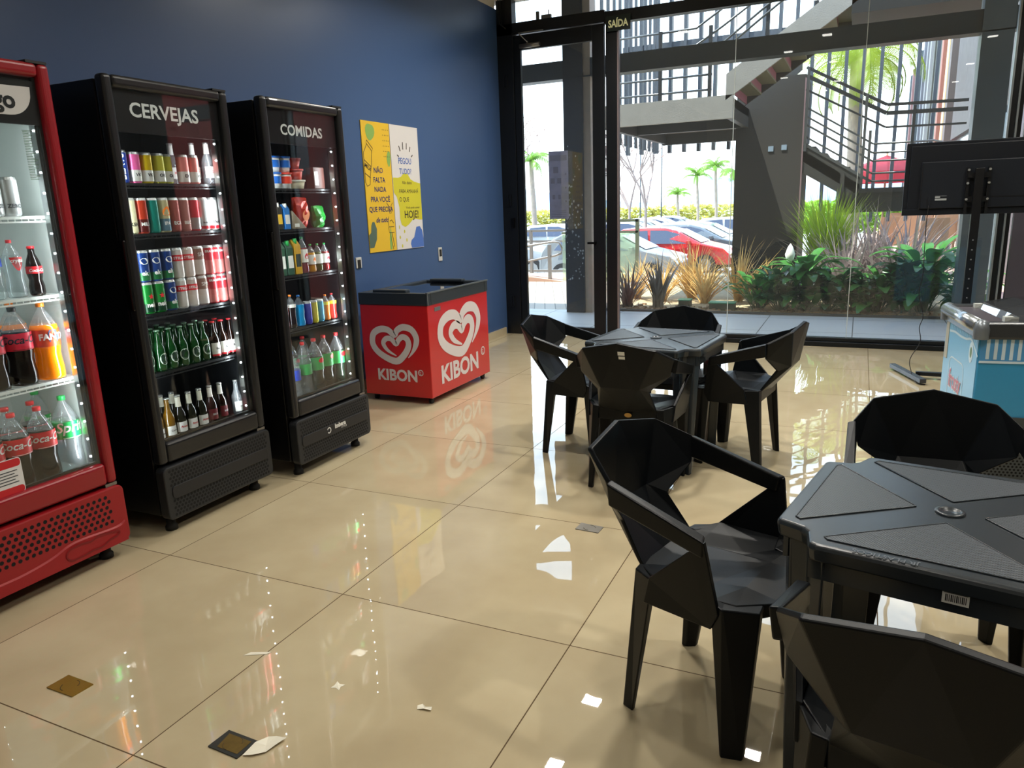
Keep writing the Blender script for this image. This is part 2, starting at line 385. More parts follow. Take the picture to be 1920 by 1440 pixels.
# ------------------------------------------------------------------ coolers
COOLG = glassmat('cooler_glass', (.93, .95, .95), 1.25)
LEDM = mat('led_dot', 'ffffff', .4, emit='f2fbff', es=14)
ALU = mat('aluminium', 'a9adad', .3, .9)
def stroke_mesh(b, pts, w, at, xdir, udir, rise, closed=False):
    """a painted line: polyline in the plane with width w (number or list)"""
    X, U = Vector(xdir).normalized(), Vector(udir).normalized(); N = X.cross(U); at = Vector(at); n = len(pts)
    ww = w if isinstance(w, (list, tuple)) else [w]*n; L, Rr = [], []
    for i in range(n):
        p0 = pts[max(i-1, 0)]; p1 = pts[min(i+1, n-1)]
        dx, dy = p1[0]-p0[0], p1[1]-p0[1]; l = math.hypot(dx, dy) or 1; nx, ny = -dy/l, dx/l
        L.append(b.V(at + X*(pts[i][0]+nx*ww[i]/2) + U*(pts[i][1]+ny*ww[i]/2) + N*rise))
        Rr.append(b.V(at + X*(pts[i][0]-nx*ww[i]/2) + U*(pts[i][1]-ny*ww[i]/2) + N*rise))
    for i in range(n-1):
        try: b.bm.faces.new([Rr[i], Rr[i+1], L[i+1], L[i]])
        except ValueError: pass
def smooth_path(P, k=6):
    out = []
    for i in range(len(P)-1):
        p0, p1, p2, p3 = P[max(i-1, 0)], P[i], P[i+1], P[min(i+2, len(P)-1)]
        for j in range(k):
            t = j/k
            out.append(tuple(.5*((2*p1[q]) + (-p0[q]+p2[q])*t + (2*p0[q]-5*p1[q]+4*p2[q]-p3[q])*t*t + (-p0[q]+3*p1[q]-3*p2[q]+p3[q])*t**3) for q in range(len(P[0]))))
    out.append(tuple(P[-1])); return out

def cooler(name, Xf, y0, y1, fm, inner, label, shelves, shelf_m, head, handle=True, red=False, grille_m=None, logo=False):
    o = (Xf-.3, (y0+y1)/2, 0)
    t = thing(name, o, label, 'drinks cooler' if head != 'COMIDAS' else 'food cooler')
    g = grille_m or fm; BK = mat('cooler_black_side', '0b0b0d', .32)
    side = BK
    b = MB(o); xb = Xf-.68
    b.box(xb, Xf-.066, y0+.004, y0+.022, .09, 2.10); b.box(xb, Xf-.066, y1-.022, y1-.004, .09, 2.10)
    b.box(xb, xb+.04, y0+.022, y1-.022, .09, 2.10); b.box(xb+.04, Xf-.066, y0+.022, y1-.022, 2.06, 2.10); b.box(xb+.04, Xf-.066, y0+.022, y1-.022, .09, .40)
    b.build('cabinet', side, t, bevel=.004)
    b = MB(o); xi = Xf-.075
    b.box(xb+.041, xb+.046, y0+.023, y1-.023, .401, 2.055); b.box(xb+.046, xi, y0+.023, y0+.026, .401, 2.055); b.box(xb+.046, xi, y1-.026, y1-.023, .401, 2.055)
    b.box(xb+.046, xi, y0+.026, y1-.026, .401, .418); b.box(xb+.046, xi, y0+.026, y1-.026, 2.05, 2.055)
    b.build('liner', inner, t)
    # door frame
    fw = .047; zt, zb = 2.118, .357
    b = MB(o); b.box(Xf-.06, Xf, y0, y0+fw, zb, zt); b.box(Xf-.06, Xf, y1-fw, y1, zb, zt)
    b.box(Xf-.06, Xf, y0+fw, y1-fw, zt-fw-.005, zt); b.box(Xf-.06, Xf, y0+fw, y1-fw, zb, zb+.10)
    dr = b.build('door', fm, t, bevel=.017, seg=4)
    b = MB(o); b.box(Xf-.028, Xf-.022, y0+fw-.002, y1-fw+.002, zb+.098, zt-fw); b.build('glass_pane', COOLG, dr)
    b = MB(o); b.box(Xf-.05, Xf-.033, y0+fw+.012, y1-fw-.012, 1.885, zt-fw-.02 if red else zt-fw-.004); b.build('header_panel', mat('header_black', '101113', .35), dr)
    # dark rubber seal seen through the glass
    b = MB(o); q = .012
    b.box(Xf-.05, Xf-.034, y0+fw-.001, y0+fw+q, zb+.1, zt-fw-.005); b.box(Xf-.05, Xf-.034, y1-fw-q, y1-fw+.001, zb+.1, zt-fw-.005); b.box(Xf-.05, Xf-.034, y0+fw, y1-fw, zb+.095, zb+.11)
    b.build('seal', mat('black_rubber', '0c0c0c', .5), dr)
    if handle:
        b = MB(o); b.box(Xf-.058, Xf-.012, y0-.011, y0+.012, 1.10, 1.42); b.build('handle', mat('handle_black', '050506', .25), dr, bevel=.008)
    b = MB(o); b.tube([(Xf-.03, y1-.07, zt), (Xf-.03, y1-.01, zt+.006)], .008, 8); b.box(Xf-.06, Xf-.005, y1-.09, y1-.005, zt-.002, zt+.008)
    b.build('top_hinge', mat('hinge_black', '0a0a0a', .5), t)
    b = MB(o); b.box(Xf-.05, Xf-.008, y1-.06, y1-.004, .343, .357); b.build('lower_hinge', STEEL, t)
    # LED strips inside both sides
    for yy, s in ((y0+fw+.016, 1), (y1-fw-.016, -1)):
        b = MB(o); b.box(Xf-.085, Xf-.052, yy-.005, yy+.005, .46, 1.89); st = b.build('led_strip', ALU, t)
        b = MB(o)
        for k in range(18):
            z = .49 + k*.081
            b.rbox((Xf-.060, yy+s*.0065, z), (.007, .004, .007))
        split(b.build('led', LEDM, st))
        ld = bpy.data.lights.new('cooler_led', 'AREA'); ld.shape = 'RECTANGLE'; ld.size = .012; ld.size_y = 1.4; ld.energy = 2.0 if red else 2.2; ld.color = (.93, .98, 1.0)
        lo = bpy.data.objects.new('cooler_led', ld); COL.objects.link(lo); lo.parent = t
        lo.location = (Xf-.088-o[0], yy+s*.012-o[1], 1.175)
        lo.rotation_euler = Vector((-1.0, s*.4, 0)).to_track_quat('-Z', 'Y').to_euler()
    # shelves
    for i, z in enumerate(shelves):
        b = MB(o); xa, xc = xb+.05, Xf-.115
        b.box(xc-.006, xc, y0+.028, y1-.028, z-.012, z); b.box(xc-.006, xc, y0+.028, y1-.028, z-.026, z-.020)
        for k in range(24): 
            yk = y0+.035 + k*(y1-y0-.07)/23; b.box(xa, xc, yk-.0015, yk+.0015, z-.004, z)
            b.box(xc-.005, xc-.001, yk-.0012, yk+.0012, z-.026, z)
        b.box(xa, xa+.006, y0+.028, y1-.028, z-.01, z); b.box(xa, xc, y0+.028, y0+.032, z-.01, z); b.box(xa, xc, y1-.032, y1-.028, z-.01, z)
        b.build('shelf', shelf_m, t)
    for yy in (y0+.027, y1-.027):
        b = MB(o); s = 1 if yy < o[1] else -1
        b.box(Xf-.135, Xf-.118, yy, yy+s*.004, .43, 1.85); b.build('shelf_rail', shelf_m, t)
    # base with perforated cover
    zg0, zg1 = .075, .342
    b = MB(o); pts = rrect(y0+(-.004), y1+.012, zg0, zg1, .03)
    b.prism([(Xf-.05, p[0], p[1]) for p in pts], (.058, 0, 0)); gr = b.build('grille', g, t, bevel=.006)
    b = MB(o); dk = mat('hole_black', '000000', .9)
    def holes(ya, yb, za, zb_, st, r, xx):
        k = 0; z = za
        while z <= zb_:
            y = ya + (st/2 if k % 2 else 0)
            while y <= yb:
                b.face([(xx, y+r*math.cos(2*PI*j/8), z+r*math.sin(2*PI*j/8)) for j in range(8)]); y += st
            z += st*.86; k += 1
    if red: holes(y0+.03, y1-.055, .188, .325, .0275, .0088, Xf+.0086)
    else:
        holes(y0+.03, y1-.02, .250, .330, .0205, .0076, Xf+.0086); b.build('hole_pattern', dk, gr); b = MB(o); holes(y0+.036, y1-.026, .098, .170, .0205, .0076, Xf+.0086)
    b.build('hole_pattern', dk, gr)
    if red:
        b = MB(o); P = smooth_path([(y0-.0, .135), (y0+.2, .13), (y0+.34, .145), (y0+.45, .172), (y1-.06, .160), (y1-.01, .175)], 5)
        for i in range(len(P)-1):
            b.poly([(Xf+.008, P[i][0], zg0+.004), (Xf+.008, P[i+1][0], zg0+.004), (Xf+.008, P[i+1][0], P[i+1][1]), (Xf+.008, P[i][0], P[i][1]),
                    (Xf+.019, P[i][0], zg0+.004), (Xf+.019, P[i+1][0], zg0+.004), (Xf+.016, P[i+1][0], P[i+1][1]-.006), (Xf+.016, P[i][0], P[i][1]-.006)],
                   [(4, 5, 6, 7), (3, 2, 6, 7), (0, 1, 5, 4)])
        b.build('raised_wave', g, gr)
        q = MB(o); P = smooth_path([(y0+.60, .150), (y0+.55, .158), (y0+.52, .148), (y0+.47, .155), (y0+.42, .150), (y0+.40, .125), (y0+.42, .100), (y0+.47, .098), (y0+.52, .104), (y0+.56, .100), (y0+.60, .115), (y0+.645, .122), (y0+.65, .140), (y0+.60, .150)], 5)
        stroke_mesh(q, P, .006, (Xf+.0, 0, 0), (0, 1, 0), (0, 0, 1), .0215); q.build('embossed_bottle', mat('deep_red', '7a0e16', .4), gr)
    else:
        b = MB(o); b.prism([(Xf+.0075, p[0], p[1]) for p in rrect(y0+.03, y1-.02, .178, .243, .02)], (.006, 0, 0)); b.build('centre_band', mat('band_black', '1c1d20', .5), gr, bevel=.003)
    if logo:
        lettering('Imbera', .038, (Xf+.0075, (y0+y1)/2+.035, .212), (0, 1, 0), (0, 0, 1), mat('print_white', 'd8d8d4', .5), gr, bold=.05, org=o, rise=.0075, name='maker_mark')
        lettering('STYLE', .016, (Xf+.0075, (y0+y1)/2+.07, .196), (0, 1, 0), (0, 0, 1), mat('print_white'), gr, org=o, rise=.0075, spacing=1.3, name='maker_line')
        q = MB(o); stroke_mesh(q, [(.0+.016*math.cos(a*.35), .016*math.sin(a*.35)) for a in range(-7, 9)], .007, (Xf, (y0+y1)/2-.075, .215), (0, 1, 0), (0, 0, 1), .0152); q.build('maker_emblem', mat('print_white'), gr)
    for yy in (y0+.06, y1-.07):
        for xx in (Xf-.07, xb+.07):
            b = MB(o); b.lathe([(.03, 0), (.03, .02), (.022, .03), (.022, .1)], (xx, yy, 0), 14); b.build('foot', mat('foot_black', '0d0d0d', .6), t)
    return t, dr, o
REDF = mat('glossy_red', '8e0e1b', .33, coat=.3)
BKF = mat('satin_black', '191a1d', .3, coat=.2)
GRB = mat('grille_black', '202225', .48)
WHL = mat('white_liner', 'b4bdb9', .45); BKL = mat('black_liner', '131518', .4)
WSH = mat('white_wire', 'dfe6e2', .4); BSH = mat('black_wire', '2a2c2e', .35, .5)
PRW = mat('print_white', 'd8d8d4', .5)
F1X, F2X, F3X = -2.98, -2.95, -2.88
c1, d1, o1 = cooler('drinks_cooler', F1X, 1.405, 2.108, REDF, WHL, 'red upright glass-door cooler full of soft drinks at the left edge', (1.535, 1.208, .847), WSH, 'go', handle=False, red=True, grille_m=mat('grille_red', '96151b', .42))
c2, d2, o2 = cooler('beer_cooler', F2X, 2.318, 3.018, BKF, BKL, 'tall black glass-door cooler headed CERVEJAS, stocked with beer', (1.672, 1.44, 1.062, .772), BSH, 'CERVEJAS', grille_m=GRB)
c3, d3, o3 = cooler('food_cooler', F3X, 3.178, 3.868, BKF, BKL, 'tall black glass-door cooler headed COMIDAS, stocked with food', (1.652, 1.422, 1.158, .848), BSH, 'COMIDAS', grille_m=GRB, logo=True)
HW = mat('header_white', 'd9d9d6', .5, emit='d9d9d6', es=.08)
lettering('CERVEJAS', .086, (F2X-.033, 2.646, 1.955), (0, 1, 0), (0, 0, 1), HW, d2, bold=.022, width=.385, org=o2, rise=.002, name='header_lettering')
lettering('COMIDAS', .078, (F3X-.033, 3.515, 1.935), (0, 1, 0), (0, 0, 1), HW, d3, bold=.022, width=.352, org=o3, rise=.002, name='header_lettering')
# header of the red cooler: pale rounded patch with black letters
b = MB(o1)
pp = [(1.66, 1.914), (1.940, 1.917)] + [(1.940+.092*math.sin(a*PI/16), 1.917+.09*(1-math.cos(a*PI/16))) for a in range(1, 9)] + [(2.034, 2.028), (1.66, 2.018)]
b.face([(F1X-.031, p[0], p[1]) for p in pp]); b.build('header_patch', mat('patch_pink', 'd9cfc9', .5, emit='d9cfc9', es=.1), d1)
lettering('go', .088, (F1X-.031, 1.923, 1.944), (0, 1, 0), (0, 0, 1), mat('ink_black', '0d0d10', .5), d1, bold=.035, org=o1, rise=.002, name='header_lettering')
# stickers on the red cooler
b = MB(o1); b.face([(F1X-.0205, p[0], p[1]) for p in rrect(1.60, 1.72, .452, .60, .015)]); st = b.build('glass_sticker', mat('sticker_white', 'd8d8d8', .5), d1)
b = MB(o1); b.face([(F1X-.0200, p[0], p[1]) for p in rrect(1.603, 1.717, .565, .597, .012)]); b.face([(F1X-.0200, p[0], p[1]) for p in rrect(1.603, 1.717, .455, .485, .012)]); split(b.build('sticker_band', mat('sticker_red', 'c02028', .5), st))
b = MB(o1); 
for k in range(5): b.box(F1X-.0202, F1X-.0198, 1.62, 1.70-.012*(k % 2), .50+k*.012, .504+k*.012)
b.build('sticker_print', mat('ink_grey', '44484c', .6), st)
b = MB(o1); q = .004
b.box(F1X-.0205, F1X-.0200, 1.965, 2.020, 1.86, 1.862)
for k in range(30):
    w = R.uniform(.02, .045); b.box(F1X-.0205, F1X-.0200, 1.967, 1.967+w, 1.855-k*.0062, 1.8575-k*.0062)
b.build('energy_label', mat('label_green_grey', '5d7a63', .6), d1)
# inner door edge reflecting glass strip at the top
# ------------------------------------------------------------------ products
def lab(r, z0, z1, m, parent, org, name='label', a0=None, a1=None, n=28, c=(0, 0, 0)):
    b = MB(org)
    a0 = -PI if a0 is None else a0; a1 = PI if a1 is None else a1
    V = [[b.V((c[0]+r*math.cos(a0+(a1-a0)*k/n), c[1]+r*math.sin(a0+(a1-a0)*k/n), z)) for k in range(n+1)] for z in (z0, z1)]
    for k in range(n):
        f = b.bm.faces.new([V[0][k], V[0][k+1], V[1][k+1], V[1][k]]); f.smooth = True
    me_b = b.build(name, m, parent); return me_b
COLA = mat('dark_cola', '0c0403', .16, spec=.4, coat=.1); ORNG = mat('orange_soda', 'ff8a00', .12, emit='ff7a00', es=.10, coat=.5)
PETC = glassmat('clear_plastic', (.88, .92, .92), 1.6, .10); WATER = glassmat('clear_drink', (.80, .86, .86), 1.3, .10)
LRED = mat('label_red', 'c4141f', .4); LWHITE = mat('label_white', 'e2e2dc', .5); LBLK = mat('label_black', '101010', .5)
LGRN = mat('label_green', '0a9a45', .4)
def pet(name, H, r, liquid, lm, capm, text, tm, zl=(.46, .68), cat='bottle', sh=0.3, ts=None, fill=.70):
    t = thing(name, (0, 0, 0), 'x', cat); k = H
    prof = [(r*.72, 0), (r*.95, .012*k), (r, .05*k), (r*1.0, .16*k), (r*.93, .26*k), (r*.90, .34*k), (r*.985, zl[0]*k-.006), (r*.985, zl[1]*k), (r*.93, fill*k)]
    b = MB(); b.lathe(prof, n=24); b.build('body', liquid, t)
    b = MB(); b.lathe([(r*.93, fill*k), (r*.80, .76*k), (r*.55, .84*k), (r*.30, .90*k), (r*.24, .93*k), (r*.24, .955*k)], n=24, caps=False); b.build('neck', PETC, t)
    b = MB(); b.lathe([(r*.30, .945*k), (r*.30, .995*k), (r*.27, k)], n=18); b.build('cap', capm, t)
    if lm:
        l = lab(r*1.0+.001, zl[0]*k, zl[1]*k, lm, t, (0, 0, 0))
        if text:
            lettering(text, ts or (zl[1]-zl[0])*k*.62, (0, 0, (zl[0]+zl[1])/2*k-.02*k), 0, 0, tm, l, bold=.015, shear=sh, cyl=(r*1.0+.0015, -.05), rise=.001)
            b = MB(); l2 = lab(r*1.0+.002, zl[0]*k+.008*k, zl[0]*k+.014*k, tm, l, (0, 0, 0), 'print_line', -.9, .7)
    return t
CRED = mat('cap_red', 'd01f2a', .35); CORG = mat('cap_orange', 'f08020', .35); CGRN = mat('cap_green', '16a34a', .35); CBLK = mat('cap_black', '141414', .35)
def move(t, x, y, z, label, group=None, rz=0.0):
    t.location = (x, y, z); t['label'] = label; t.rotation_euler = (0, 0, rz)
    if group: t['group'] = group
    return t
# red cooler, bottom shelf
g = 'cola bottles on the bottom shelf of the red cooler'
zb_ = .419
ck = pet('cola_bottle', .325, .054, COLA, LRED, CRED, 'Coca-Cola', PRW)
X1, X1b = F1X-.17, F1X-.30
move(ck, X1, 1.80, zb_, 'big cola bottle with red cap, front row, second left of the clear lemon-lime bottle', g)
dup(ck, (X1, 1.91, zb_), 0, 'big cola bottle with red cap right beside the clear lemon-lime bottle')
dup(ck, (X1, 1.688, zb_), 0, 'big cola bottle on the bottom shelf cut by the left edge of the picture')
dup(ck, (X1b, 1.855, zb_), 0, 'cola bottle standing behind, between the two front cola bottles on the bottom shelf')
dup(ck, (X1b, 1.965, zb_), 0, 'cola bottle in the back row, just left of the rear green-capped bottle')
dup(ck, (X1b, 1.745, zb_), 0, 'cola bottle in the back row of the bottom shelf, leftmost visible red cap')
sp = pet('soda_bottle', .345, .055, WATER, LGRN, CGRN, 'Sprite', PRW, sh=.25, ts=.062)
g2 = 'lemon-lime bottles on the bottom shelf of the red cooler'
move(sp, X1, 2.024, zb_, 'clear lemon-lime soda bottle with green label, front right of the bottom shelf', g2)
dup(sp, (X1b, 2.0+.06, zb_), 0, 'clear soda bottle with green cap standing behind the front green-labelled bottle').location = (X1b-.1, 2.065-.012, zb_)
# next shelf up
zero = pet('cola_bottle', .325, .054, COLA, mat('label_pink_red', 'd3203a', .4), CBLK, 'Coca-Cola', LBLK)
g = 'black-capped cola bottles in the red cooler'
move(zero, X1, 1.885, .848, 'cola bottle with black cap and dark lettering beside the orange soda', g)
dup(zero, (X1, 1.77, .848), 0, 'cola bottle with black cap and dark lettering at the left edge of its shelf')
dup(zero, (X1b, 1.85, .848), 0, 'cola bottle with black cap in the back row behind the other two')
fa = pet('orange_soda_bottle', .33, .054, ORNG, mat('label_orange_red', 'e0501c', .4), CORG, None, PRW, zl=(.44, .66), fill=.72)
b = MB(); b.poly([Vector((math.cos(a)*.0565, math.sin(a)*.0565, z)) for a, z in ((-.32, .165), (.32, .165), (.42, .19), (.25, .215), (-.25, .215), (-.42, .19))], [(0, 1, 2, 3, 4, 5)]); b.build('emblem', mat('emblem_navy', '0c3566', .5), fa)
lettering('FANTA', .036, (0, 0, .175), 0, 0, mat('pure_white', 'f2f2f2', .5), fa, bold=.04, cyl=(.0575, 0), rise=.001)
g = 'orange soda bottles in the red cooler'
move(fa, X1, 2.005, .848, 'orange soda bottle with orange cap, front right of the third shelf', g)
dup(fa, (X1b-.03, 1.975, .848), 0, 'orange soda bottle in the back row between the cola and the front orange bottle')
# water shelf
wt = pet('water_bottle', .235, .036, WATER, None, CRED, None, PRW, fill=.74)
b = MB(); b.poly([Vector((math.cos(a)*.0372, math.sin(a)*.0372, .165-z)) for a, z in [(-.8+.16*k, 0) for k in range(11)] + [(.8-.16*k, .055*math.sin(PI*k/10)) for k in range(1, 10)]], [tuple(range(20))]); b.build('label', LRED, wt)
lettering('crystal', .02, (0, 0, .145), 0, 0, PRW, wt, cyl=(.0375, 0), rise=.001)
g = 'clear water bottles in the red cooler'
move(wt, X1, 1.925, 1.209, 'clear water bottle with red cap and red label beside the small glass cola bottle', g)
b2 = pet('water_bottle', .235, .036, WATER, mat('label_blue', '1d3fa8', .4), CRED, None, PRW, zl=(.56, .70), fill=.74)
move(b2, X1, 1.84, 1.209, 'clear water bottle with blue wrap at the left edge, beside the red-labelled one', g)
gc = thing('cola_glass_bottle', (0, 0, 0), 'small glass cola bottle with red label on the water shelf', 'bottle')
b = MB(); b.lathe([(.026, 0), (.030, .01), (.030, .04), (.025, .065), (.030, .09), (.030, .12), (.024, .145), (.013, .175), (.0125, .195)], n=20); b.build('body', COLA, gc)
b = MB(); b.lathe([(.0145, .195), (.0155, .199), (.0135, .205)], n=16); b.build('cap', CRED, gc)
l = lab(.0312, .092, .122, LRED, gc, (0, 0, 0)); lettering('Coca-Cola', .017, (0, 0, .1), 0, 0, PRW, l, shear=.3, cyl=(.0317, -.05), rise=.001)
gc.location = (X1, 2.01, 1.209)
# cans
SILV = mat('can_silver', 'b9bdbd', .28, .8)
def can(name, H, r, top, bot=None, split=.5, text=None, tm=None, ts=.03, mark=None, sh=0.0):
    t = thing(name, (0, 0, 0), 'x', 'can')
    b = MB(); b.lathe([(r*.8, 0), (r*.97, .006), (r, .012), (r, H-.012)], n=24, caps=False); bd = b.build('body', top, t)
    b = MB(); b.lathe([(r, H-.012), (r*.9, H-.003), (r*.88, H), (r*.82, H), (r*.8, H-.004), (0.001, H-.004)], n=24, caps=False); b.build('lid', SILV, t)
    if bot: lab(r+.0005, .008, H*split, bot, bd, (0, 0, 0), 'lower_band')
    if text: lettering(text, ts, (0, 0, H*.22), 0, 0, tm, bd, bold=.03, shear=sh, cyl=(r+.001, -.1), rise=.0008)
    if mark == 'star':
        b = MB(); pts = []
        for k in range(10):
            q = (.011 if k % 2 == 0 else .0045)*1.4; a = PI/2 + k*PI/5; pts.append((q*math.cos(a), q*math.sin(a)))
        ctr = Vector((r+.002, 0, H*.55)); V0 = [ctr] + [Vector((math.cos(p[0]/r)*(r+.002), math.sin(p[0]/r)*(r+.002), H*.55+p[1])) for p in pts]
        b.poly(V0, [(0, k+1, (k+1) % 10+1) for k in range(10)]); b.build('star_mark', CRED, bd)
    if mark == 'oval':
        b = MB(); V0 = [Vector((math.cos(x/r)*(r+.0015), math.sin(x/r)*(r+.0015), H*.66+z)) for x, z in blob(0, 0, r*.62, H*.10, 16)]; b.poly(V0, [tuple(range(16))]); b.build('oval_mark', tm, bd)
    return t
C = lambda n, h='808080', **k: mat('can_' + n, h, .3, .35, **k)
# red cooler cans
cb = can('drink_can', .155, .033, C('grey', 'c3c7c6'), None, text='ZERO', tm=mat('ink_grey'), ts=.022)
g = 'silver cans on the top shelf of the red cooler'
move(cb, X1, 1.965, 1.536, 'silver-grey tall can, rightmost on the top shelf of the red cooler', g)
dup(cb, (X1, 1.895, 1.536), .8, 'silver-grey tall can, second from the right on the top shelf of the red cooler')
cb2 = can('drink_can', .155, .033, C('grey'), C('skyblue', '1fa0d8'), .45); move(cb2, X1, 1.825, 1.536, 'silver and sky-blue can at the left edge of the red cooler top shelf')
# beer cooler rows
X2 = F2X-.15; z = 1.673
navy = C('navy', '1b3f9a'); pink = C('pink', 'e0609c'); yel = C('yellow', 'c9ac14'); yg = C('lime', 'b9b53a'); sal = C('salmon', 'd98078'); whl = C('white', 'dcdcd6')
INK = mat('ink_black')
def side_text(t, s, ts, m, r, z0):
    v, f = text_geo(s, ts, .02, 0, 1, 'LEFT'); b = MB()
    b.poly([Vector((math.cos(-p[1]/r-.1)*(r+.0015), math.sin(-p[1]/r-.1)*(r+.0015), z0+p[0])) for p in v], f); b.build('lettering', m, t)
t = can('drink_can', .145, .029, navy); side_text(t, 'BEATS', .042, PRW, .029, .012); move(t, X2, 2.44, z, 'dark blue can with upright white lettering, first on the top shelf of the CERVEJAS cooler')
t = can('drink_can', .14, .029, pink, whl, .42, 'VK', INK, .02); move(t, X2, 2.508, z, 'pink and white can on the top shelf of the CERVEJAS cooler')
ty = can('drink_can', .14, .029, yel, whl, .42, 'VK', INK, .02); move(ty, X2, 2.574, z, 'deep yellow and white can beside the pink one', 'slim two-tone cans on the beer cooler top shelf')
t = can('drink_can', .14, .029, yg, whl, .42, 'OK', INK, .02); move(t, X2, 2.643, z, 'lime-yellow and white can, the left one of two behind the pale reflection')
dup(t, (X2-.02, 2.706, z), .3, 'lime-yellow and white can, next to the salmon-pink cans')
t = can('drink_can', .14, .029, sal, whl, .42, 'EX', INK, .02); move(t, X2, 2.79, z, 'salmon-pink and white can, left of its pair', 'salmon pink cans on the beer cooler top shelf')
dup(t, (X2, 2.855, z), .5, 'salmon-pink and white can, right of its pair beside the clear bottles')
def longneck(name, H, r, gm, lm=None, capm=None, neckl=None, text=None, tm=None, oval=None, lz=(.15, .42), ts=.016):
    t = thing(name, (0, 0, 0), 'x', 'bottle')
    b = MB(); b.lathe([(r*.9, 0), (r, .008), (r, H*.52), (r*.85, H*.60), (r*.48, H*.72), (r*.42, H*.80), (r*.40, H*.965)], n=20); bd = b.build('body', gm, t)
    b = MB(); b.lathe([(r*.46, H*.965), (r*.5, H*.972), (r*.44, H)], n=16); b.build('cap', capm or SILV, t)
    if neckl:
        b = MB(); b.lathe([(r*.50, H*.72), (r*.45, H*.80), (r*.43, H*.955)], n=18, caps=False); b.build('neck_label', neckl, t)
    if lm:
        l = lab(r+.0008, H*lz[0], H*lz[1], lm, t, (0, 0, 0), a0=-1.25, a1=1.1)
        if text: lettering(text, ts, (0, 0, H*(lz[0]+lz[1])/2-.004), 0, 0, tm, l, bold=.03, cyl=(r+.0013, -.05), rise=.0008)
    if oval:
        b = MB(); V0 = [Vector((math.cos(x/r-.1)*(r+.0012), math.sin(x/r-.1)*(r+.0012), H*.30+zz)) for x, zz in blob(0, 0, r*.85, H*.14, 20)]; b.poly(V0, [tuple(range(20))]); ob = b.build('oval_label', oval, t)
        b = MB(); V0 = [Vector((math.cos(x/r-.1)*(r+.0018), math.sin(x/r-.1)*(r+.0018), H*.30+zz)) for x, zz in blob(0, 0, r*.68, H*.11, 20)]; b.poly(V0, [tuple(range(20))]); b.build('oval_centre', mat('oval_green', '0c2a1a', .5), ob)
        lettering('Beer', .012, (0, 0, H*.285), 0, 0, PRW, ob, bold=.03, cyl=(r+.0022, -.1), rise=.0006) if 0 else None
        b = MB(); stroke = [Vector((math.cos(x/r-.1)*(r+.0024), math.sin(x/r-.1)*(r+.0024), H*.30+zz)) for x, zz in rrect(-r*.7, r*.7, -.006, .006, .002)]; b.poly(stroke, [tuple(range(len(stroke)))]); b.build('name_band', PRW, ob)
    return t
FROST = glassmat('frosted_clear_glass', (.86, .88, .88), 1.4, .16)
t = longneck('vodka_mix_bottle', .21, .031, FROST, LWHITE, SILV, LWHITE, 'ICE', CRED)
g = 'clear flavoured bottles on the beer cooler top shelf'
move(t, X2, 2.955, z, 'clear glass bottle with white label, front right on the top shelf', g)
dup(t, (X2+.01, 2.915-.02, z), 0, 'clear glass bottle beside the salmon cans on the top shelf').location = (X2-.07, 2.925, z)
dup(t, (X2-.15, 2.86, z), 0, 'clear glass bottle standing behind the salmon cans on the top shelf')
# second shelf: tall cans
z = 1.441; gt = 'tall cans on the second shelf of the beer cooler'
row = [('cream', 'e2dfb4', None, 'KER', 'cream can with black print, first on the second shelf'),
       ('brick', 'b8391f', C('dkred', '5a1714'), 'MILL', 'red-topped brown can with white print, second on the second shelf'),
       ('teal', '0f7f70', None, None, 'teal green can on the second shelf'),
       ('gold', 'c2b98f', C('blueg', '5f7f90'), 'IPA', 'pale gold can with orange emblem on the second shelf'),
       ('rose', 'a2564f', None, 'ECK', 'dull rose can, left of two brown-red ones on the second shelf'),
       ('mauve', '9a6a62', None, 'BEC', 'dull mauve can, right of two brown-red ones on the second shelf'),
       ('redsil', 'c2303a', SILV, None, 'red can half hidden left of the two silver-red cans'),
       ('silr', 'b8bcbc', C('red2', 'c4242e'), 'Budweiser', 'silver can with script lettering, left of the last two on the second shelf'),
       ('silr2', 'c3c3c0', C('red2'), 'Bud', 'silver and red can, last on the right of the second shelf')]
for k, (n, h, bot, txt, lb) in enumerate(row):
    t = can('beer_can', .165, .030, C(n, h), bot, .40 if n not in ('silr', 'silr2') else .14, txt, (INK if n in ('cream', 'silr', 'silr2') else PRW), .022 if txt and len(txt) < 5 else .011)
    if n == 'gold': 
        b = MB(); b.poly([Vector((math.cos(x/.03)*.032, math.sin(x/.03)*.032, .1+zz)) for x, zz in blob(0, 0, .018, .026, 14, .2, 3)], [tuple(range(14))]); b.build('emblem', CORG, t)
    move(t, X2, 2.447+k*.0622, z, lb)
# third shelf: two stacked levels
z = 1.063; zu = z+.151
gr_ = can('beer_can', .15, .0325, C('green', '0f7a2b'), C('dkgreen', '0a3a22'), .32, 'nek', PRW, .03, mark='star')
gd_ = can('beer_can', .15, .0325, C('green'), navy, .30, 'nek', PRW, .03)
bl_ = can('beer_can', .15, .0325, C('blue2', '173a7c'), C('midgreen', '1e6a3a'), .3, 'ek', PRW, .03, mark='oval')
st_ = can('beer_can', .15, .0325, C('pale', 'd6d0cc'), None, text=None)
b = MB(); l = lab(.0333, .085, .115, CRED, st_, (0, 0, 0), 'red_band'); lettering('STELLA', .018, (0, 0, .094), 0, 0, PRW, l, bold=.03, cyl=(.0338, -.1), rise=.0008)
sp_ = can('beer_can', .15, .0325, C('olive', '8a7468'), C('pale'), .55, None); lettering('SPA', .026, (0, 0, .10), 0, 0, PRW, sp_, bold=.02, cyl=(.0333, 0), rise=.0008)
br_ = can('beer_can', .15, .0325, C('brahma', 'b5313a'), C('pinkr', 'c06a66'), .5, None); lettering('BRAHMA', .016, (0, 0, .115), 0, 0, PRW, br_, bold=.03, cyl=(.0333, 0), rise=.0008)
